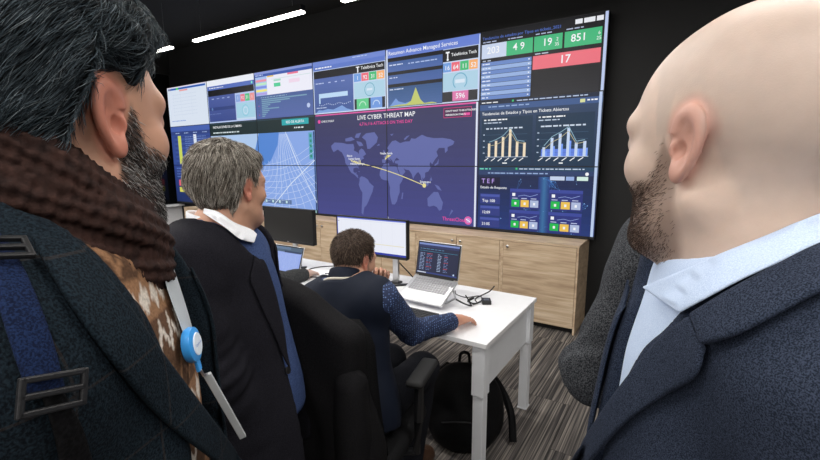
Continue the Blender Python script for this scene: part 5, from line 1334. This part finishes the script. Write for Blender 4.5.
strands('hair_strands', R2, fh2, scatter(V, Q, w*np.clip((hl2(B2.toH(V))-0.008)/0.02, 0.05, 1), 11000), flow2, 0.030, 0.0007, [(188, 182, 172), (140, 132, 122), (84, 76, 68), (56, 48, 42)], [0.3, 0.32, 0.24, 0.14], seg=4, lift=(0.25, -0.02), jit=0.14, keep=0.0004)
ow2 = lambda z: 0.095+0.015*np.clip((z-0.3)/0.2, 0, 1)+0.020*np.clip((0.22-z)/0.25, 0, 1)
fsw2 = upper(B2, 0.019, -0.05, amp=0.002, sleeves=False, neck_r=0.066, neck_up=0.03, ph=2, flare=-0.005); lo, hi = upper_bounds(B2, -0.06)
garment('sweater', fsw2, R2, C_bsweat, lo, hi, 0.011)
fj2 = upper(B2, 0.036, -0.22, amp=0.004, freq=18, open_w=ow2, open_x=-0.045, neck_r=0.092, sleeve_inf=0.024, ph=0.7, wrinkle=0.008, neck_up=0.000, ntilt=0.45); lo, hi = upper_bounds(B2, -0.22)
garment('suit_jacket', fj2, R2, C_suit, lo, hi, 0.010)
for s in (-1, 1): lapel(B2, fj2, R2, C_suit, s, 0.42, 0.10, (lambda z, s=s: ow2(z)-s*0.045), 0.075)
coat_collar(B2, fj2, R2, C_suit, -0.012, r=(0.088, 0.092), tilt=0.45, a1=2.5)
shirt_collar(B2, R2, C_wshirt, r=(0.068, 0.072), z0=0.045, stand=0.045, fall=0.035, spread=0.010, tip=0.01, gap=0.2, tilt=0.45)
up2c = upper(B2, 0.034, -0.22, amp=0.005, freq=18, open_w=None, neck_r=0.092, sleeve_inf=0.024, ph=0.7, wrinkle=0.008, neck_up=0.000, ntilt=0.45)
fcol2 = lambda P: smin(smin(B2.neck_sdf(P, 0.012), fsw2(P), 0.03), up2c(P)+0.004, 0.02)
pix_patch('collar_leaf', B2, fcol2, R2, C_wshirt, [(204, 208), (219, 212), (234, 222), (251, 229), (257, 234)], [(203, 213), (214, 220), (227, 229), (240, 239), (254, 243)], 0.012, 0.003, 5)
pbn, Rbn = frame_on(B2, fj2, (0.07, 0.17, 0.10), 0.003)
MB().lathe([(0.002, -0.001), (0.010, 0), (0.0105, 0.003), (0.008, 0.004), (0.002, 0.003)], n=16).build('button', M['black'], R2, True, Matrix.Translation(pbn) @ Rbn.to_4x4())
shoes(B2, R2, C_shoe); trousers(B2, R2, C_green)

# ---- 4: seated man in a navy vest, hand on the desk
def seat_legs(pel, phi, knees, ankles):
    p = math.radians(phi); r = np.array([math.cos(p), -math.sin(p), 0]); f = np.array([math.sin(p), math.cos(p), 0]); out = []
    for s, k, a in zip((-1, 1), knees, ankles): out.append([np.array(pel)+r*s*0.09-np.array([0, 0, 0.0]), np.array(k), np.array(a), np.array(a)+f*0.13-np.array([0, 0, a[2]-0.04])])
    return out
P3 = (-0.25, 1.62, 0.575)
B3 = Body((-0.25, 1.62), 28, (-0.247, 1.835, 1.160), 42, (-0.280, 1.765, 1.060), P3, None,
          [[(-0.36, 2.09, 0.795), (-0.165, 2.01, 1.01), (0.28, -0.40, 0.70), (0.1, -0.9, -0.4), 0.9], [(0.005, 1.86, 0.815), (0.235, 2.065, 0.790), (0.74, 0.58, -0.10), (0.0, 0.0, -1.0), 0.42]],
          seat_legs(P3, 30, [(-0.10, 2.02, 0.60), (0.06, 1.93, 0.60)], [(-0.10, 2.06, 0.085), (0.0, 1.92, 0.085)]), pitch=-8, hs=0.96)
R3 = person(B3, 'seated man in a navy vest and dotted blue shirt resting chin on hand')
V, Q, H = body_mesh(B3, R3, 'tan', (90, 70, 60), 0.0, 0.5, fine=0.004, coarse=0.012, hands=(0, 1), hand_fine=0.0035)
hl3 = hair_line(zb=-0.060, sb=0.01, front=0.085, ear=0.040)
V, Q, fh3 = hair_cap(B3, R3, hl3, lambda H: 0.004+0.010*np.clip((H[:, 2]-0.02)/0.08, 0, 1), (66, 54, 47), 0.004, 0.0012, 120)
def flow3(P):
    H = B3.toH(P); D = H-A3(0.0, -0.05, 0.14); return (D*9+0.3*np.stack([wob(H, 60, 1), wob(H, 60, 2), wob(H, 60, 3)], 1))@B3.RH
strands('hair_strands', R3, fh3, scatter(V, Q, np.clip(hl3(B3.toH(V))/0.006+0.5, 0, 1), 6000), flow3, 0.014, 0.0007, [(52, 41, 35), (86, 71, 61), (120, 104, 92)], [0.42, 0.38, 0.20], seg=3, lift=(0.5, 0.2), jit=0.25, keep=0.0003)
fd3 = upper(B3, 0.014, -0.04, amp=0.003, sleeve_inf=0.016, neck_r=0.064, cuff=0.90, wrinkle=0.004, ph=1.5); lo, hi = upper_bounds(B3, -0.04)
garment('shirt', fd3, R3, C_dots, lo, hi, 0.009)
ow3 = lambda z: 0.010+0*z
fv3 = upper(B3, 0.032, -0.06, amp=0.0035, freq=22, sleeves=False, open_w=ow3, neck_r=0.074, neck_up=0.030, ph=2.2)
garment('vest', fv3, R3, C_vest, lo, hi, 0.009)
shirt_collar(B3, R3, C_vest, r=(0.065, 0.070), z0=0.040, stand=0.050, fall=0.056, spread=0.022, tip=0.0, gap=0.30, name='vest_collar', thick=0.005, fn=fv3, off=0.006)
ring = project(fv3, np.array([B3.fromT((0.098*math.sin(t), 0.008-0.100*math.cos(t), B3.L+0.03-0.02*(1-math.cos(t)))) for t in np.linspace(-2.5, 2.5, 41)], F32), 0.004, 10)
MB().tube([Vector(q.astype(float)) for q in ring], 0.0065, 8).build('collar_trim', C_trim, R3, True)
shoes(B3, R3, C_brown); trousers(B3, R3, C_dark)

def short_hair(B, R):
    l_ = hair_line(zb=-0.075); V, Q, f_ = hair_cap(B, R, l_, 0.012, (44, 36, 30), 0.006, 0.002)
    def fl(P):
        H = B.toH(P); return ((H-A3(0.0, -0.05, 0.15))*9+0.3*np.stack([wob(H, 60, 1), wob(H, 60, 2), wob(H, 60, 3)], 1))@B.RH
    strands('hair_strands', R, f_, scatter(V, Q, np.clip(l_(B.toH(V))/0.006+0.5, 0, 1), 4000), fl, 0.024, 0.0007, [(40, 31, 26), (64, 52, 44)], [0.6, 0.4], seg=3, lift=(0.3, 0.05), jit=0.2, keep=0.0003)
# ---- 5: person whose forearm shows by the blue-screened laptop
P4 = (-1.20, 2.60, 0.575)
B4 = Body((-1.20, 2.60), 33, (-1.19, 2.73, 1.15), 33, (-1.195, 2.68, 1.02), P4, [(-1.34, 2.78, 0.96), (-1.00, 2.555, 0.955)],
          [[(-1.38, 2.97, 0.80), (-1.15, 3.06, 0.785)], [(-0.90, 2.79, 0.79), (-0.765, 3.02, 0.782), (0.35, 0.93, -0.12), (0, 0, -1.0), 0.35]],
          seat_legs(P4, 33, [(-1.03, 3.02, 0.60), (-0.86, 2.93, 0.60)], [(-0.95, 3.15, 0.085), (-0.80, 3.05, 0.085)]))
R4 = person(B4, 'seated person with a dark grey sleeve reaching to the blue-screened laptop')
body_mesh(B4, R4, 'light', None, fine=0.006, coarse=0.014, hands=(1,), hand_fine=0.004)
short_hair(B4, R4)
fj4 = upper(B4, 0.022, -0.06, amp=0.004, sleeve_inf=0.018, neck_r=0.066, cuff=0.95, wrinkle=0.008); lo, hi = upper_bounds(B4, -0.06)
garment('jacket', fj4, R4, fabric('charcoal_jacket', (34, 35, 36), (70, 71, 72), 260), lo, hi, 0.010)
shoes(B4, R4, C_shoe); trousers(B4, R4, C_dark)

# ---- 6: person whose grey tweed sleeve shows behind the bald man
B6 = Body((0.63, 0.87), -22, (0.64, 0.90, 1.66), -30, (0.635, 0.875, 1.50), (0.64, 0.85, 0.95), [(0.495, 0.815, 1.42), (0.82, 0.93, 1.43)],
          [[(0.385, 0.815, 1.165), (0.50, 0.985, 1.20)], [(0.86, 1.04, 1.18), (0.66, 1.10, 1.20)]], std_legs((0.64, 0.85, 0.95), -22))
R6 = person(B6, 'person in a grey tweed jacket with bent elbow, hidden behind the bald man')
body_mesh(B6, R6, 'light', None, fine=0.006, coarse=0.014)
short_hair(B6, R6)
fj6 = upper(B6, 0.030, -0.25, amp=0.004, sleeve_inf=0.020, neck_r=0.070, wrinkle=0.008, ph=0.9); lo, hi = upper_bounds(B6, -0.25)
garment('tweed_jacket', fj6, R6, C_grey, lo, hi, 0.009)
shoes(B6, R6, C_shoe); trousers(B6, R6, C_dark)

# ------------------------------------------------------------------ black coat hung over the back of the seated man's chair
wx, wy, _ = c2w(CH1[0], CH1[1])
def coat_fn(P):
    x, y, z = P[:, 0], P[:, 1], P[:, 2]
    hw = 0.20+0.075*np.clip((1.12-z)/0.35, 0, 1)
    fold = 0.013*np.sin(x*42+3*np.sin(z*7))*np.clip((1.0-z)/0.3, 0.1, 1)
    top = 1.185-0.85*np.clip(np.abs(x+0.07)-0.09, 0, 1)**1.25-0.03*np.sin(x*14)
    b = np.stack([np.abs(x+0.03)-hw-0.02*np.sin(z*13), np.abs(y+0.315+0.03*(z-0.7))-0.058-fold, np.maximum(z-top, 0.20-z)], 1)
    return ln(np.maximum(b+0.04, 0))+np.minimum(b.max(1)+0.04, 0)-0.04
ct = empty('coat', (wx, wy, 0), -YAW-math.radians(CH1[2]), 'black coat draped over the back of the seated man\'s chair', 'coat')
garment('drape', coat_fn, ct, M['coat_black'], np.array([-0.40, -0.50, 0.12]), np.array([0.40, -0.15, 1.25]), 0.011)
def sleeve_fn(P): return cap(P, (0.18, -0.36, 0.90), (0.20, -0.39, 0.42), 0.055, 0.062)+0.008*wob(P, 30)
garment('sleeve', sleeve_fn, ct, M['coat_black'], np.array([0.1, -0.52, 0.3]), np.array([0.42, -0.25, 1.0]), 0.011)

# ------------------------------------------------------------------ black backpack standing under the desk
bk = empty('backpack', (-0.935, -2.27, 0), 0.45, 'black backpack standing on the carpet under the desk', 'backpack')
def bk_fn(P):
    d = ell(P, (0, 0, 0.21), (0.225, 0.13, 0.28)); d = smin(d, ell(P, (0, -0.06, 0.14), (0.17, 0.10, 0.15)), 0.03)
    return smax(d+0.007*wob(P, 26), 0.004-P[:, 2], 0.03)
garment('pack', bk_fn, bk, M['nylon'], np.array([-0.30, -0.26, -0.02]), np.array([0.30, 0.22, 0.54]), 0.010)
MB().tube(spline([(-0.03, 0.06, 0.46), (-0.02, 0.05, 0.52), (0.02, 0.05, 0.52), (0.03, 0.06, 0.46)], 6), 0.009, 6).build('grab_handle', M['nylon'], bk, True)
for s in (-1, 1):
    pts = spline([(s*0.09, 0.10, 0.42), (s*0.20, 0.13, 0.30), (s*0.27, 0.08, 0.16), (s*0.28, 0.0, 0.025)], 8); st = MB()
    st.tube(pts, 0.022, 8); st.build('shoulder_strap', M['nylon'], bk, True)
MB().tube(spline([(-0.12, -0.13, 0.20), (0, -0.165, 0.235), (0.12, -0.13, 0.20)], 8), 0.004, 6).build('zip', M['black'], bk, True)
print('BUILD SECONDS', round(time.time()-T0, 1))
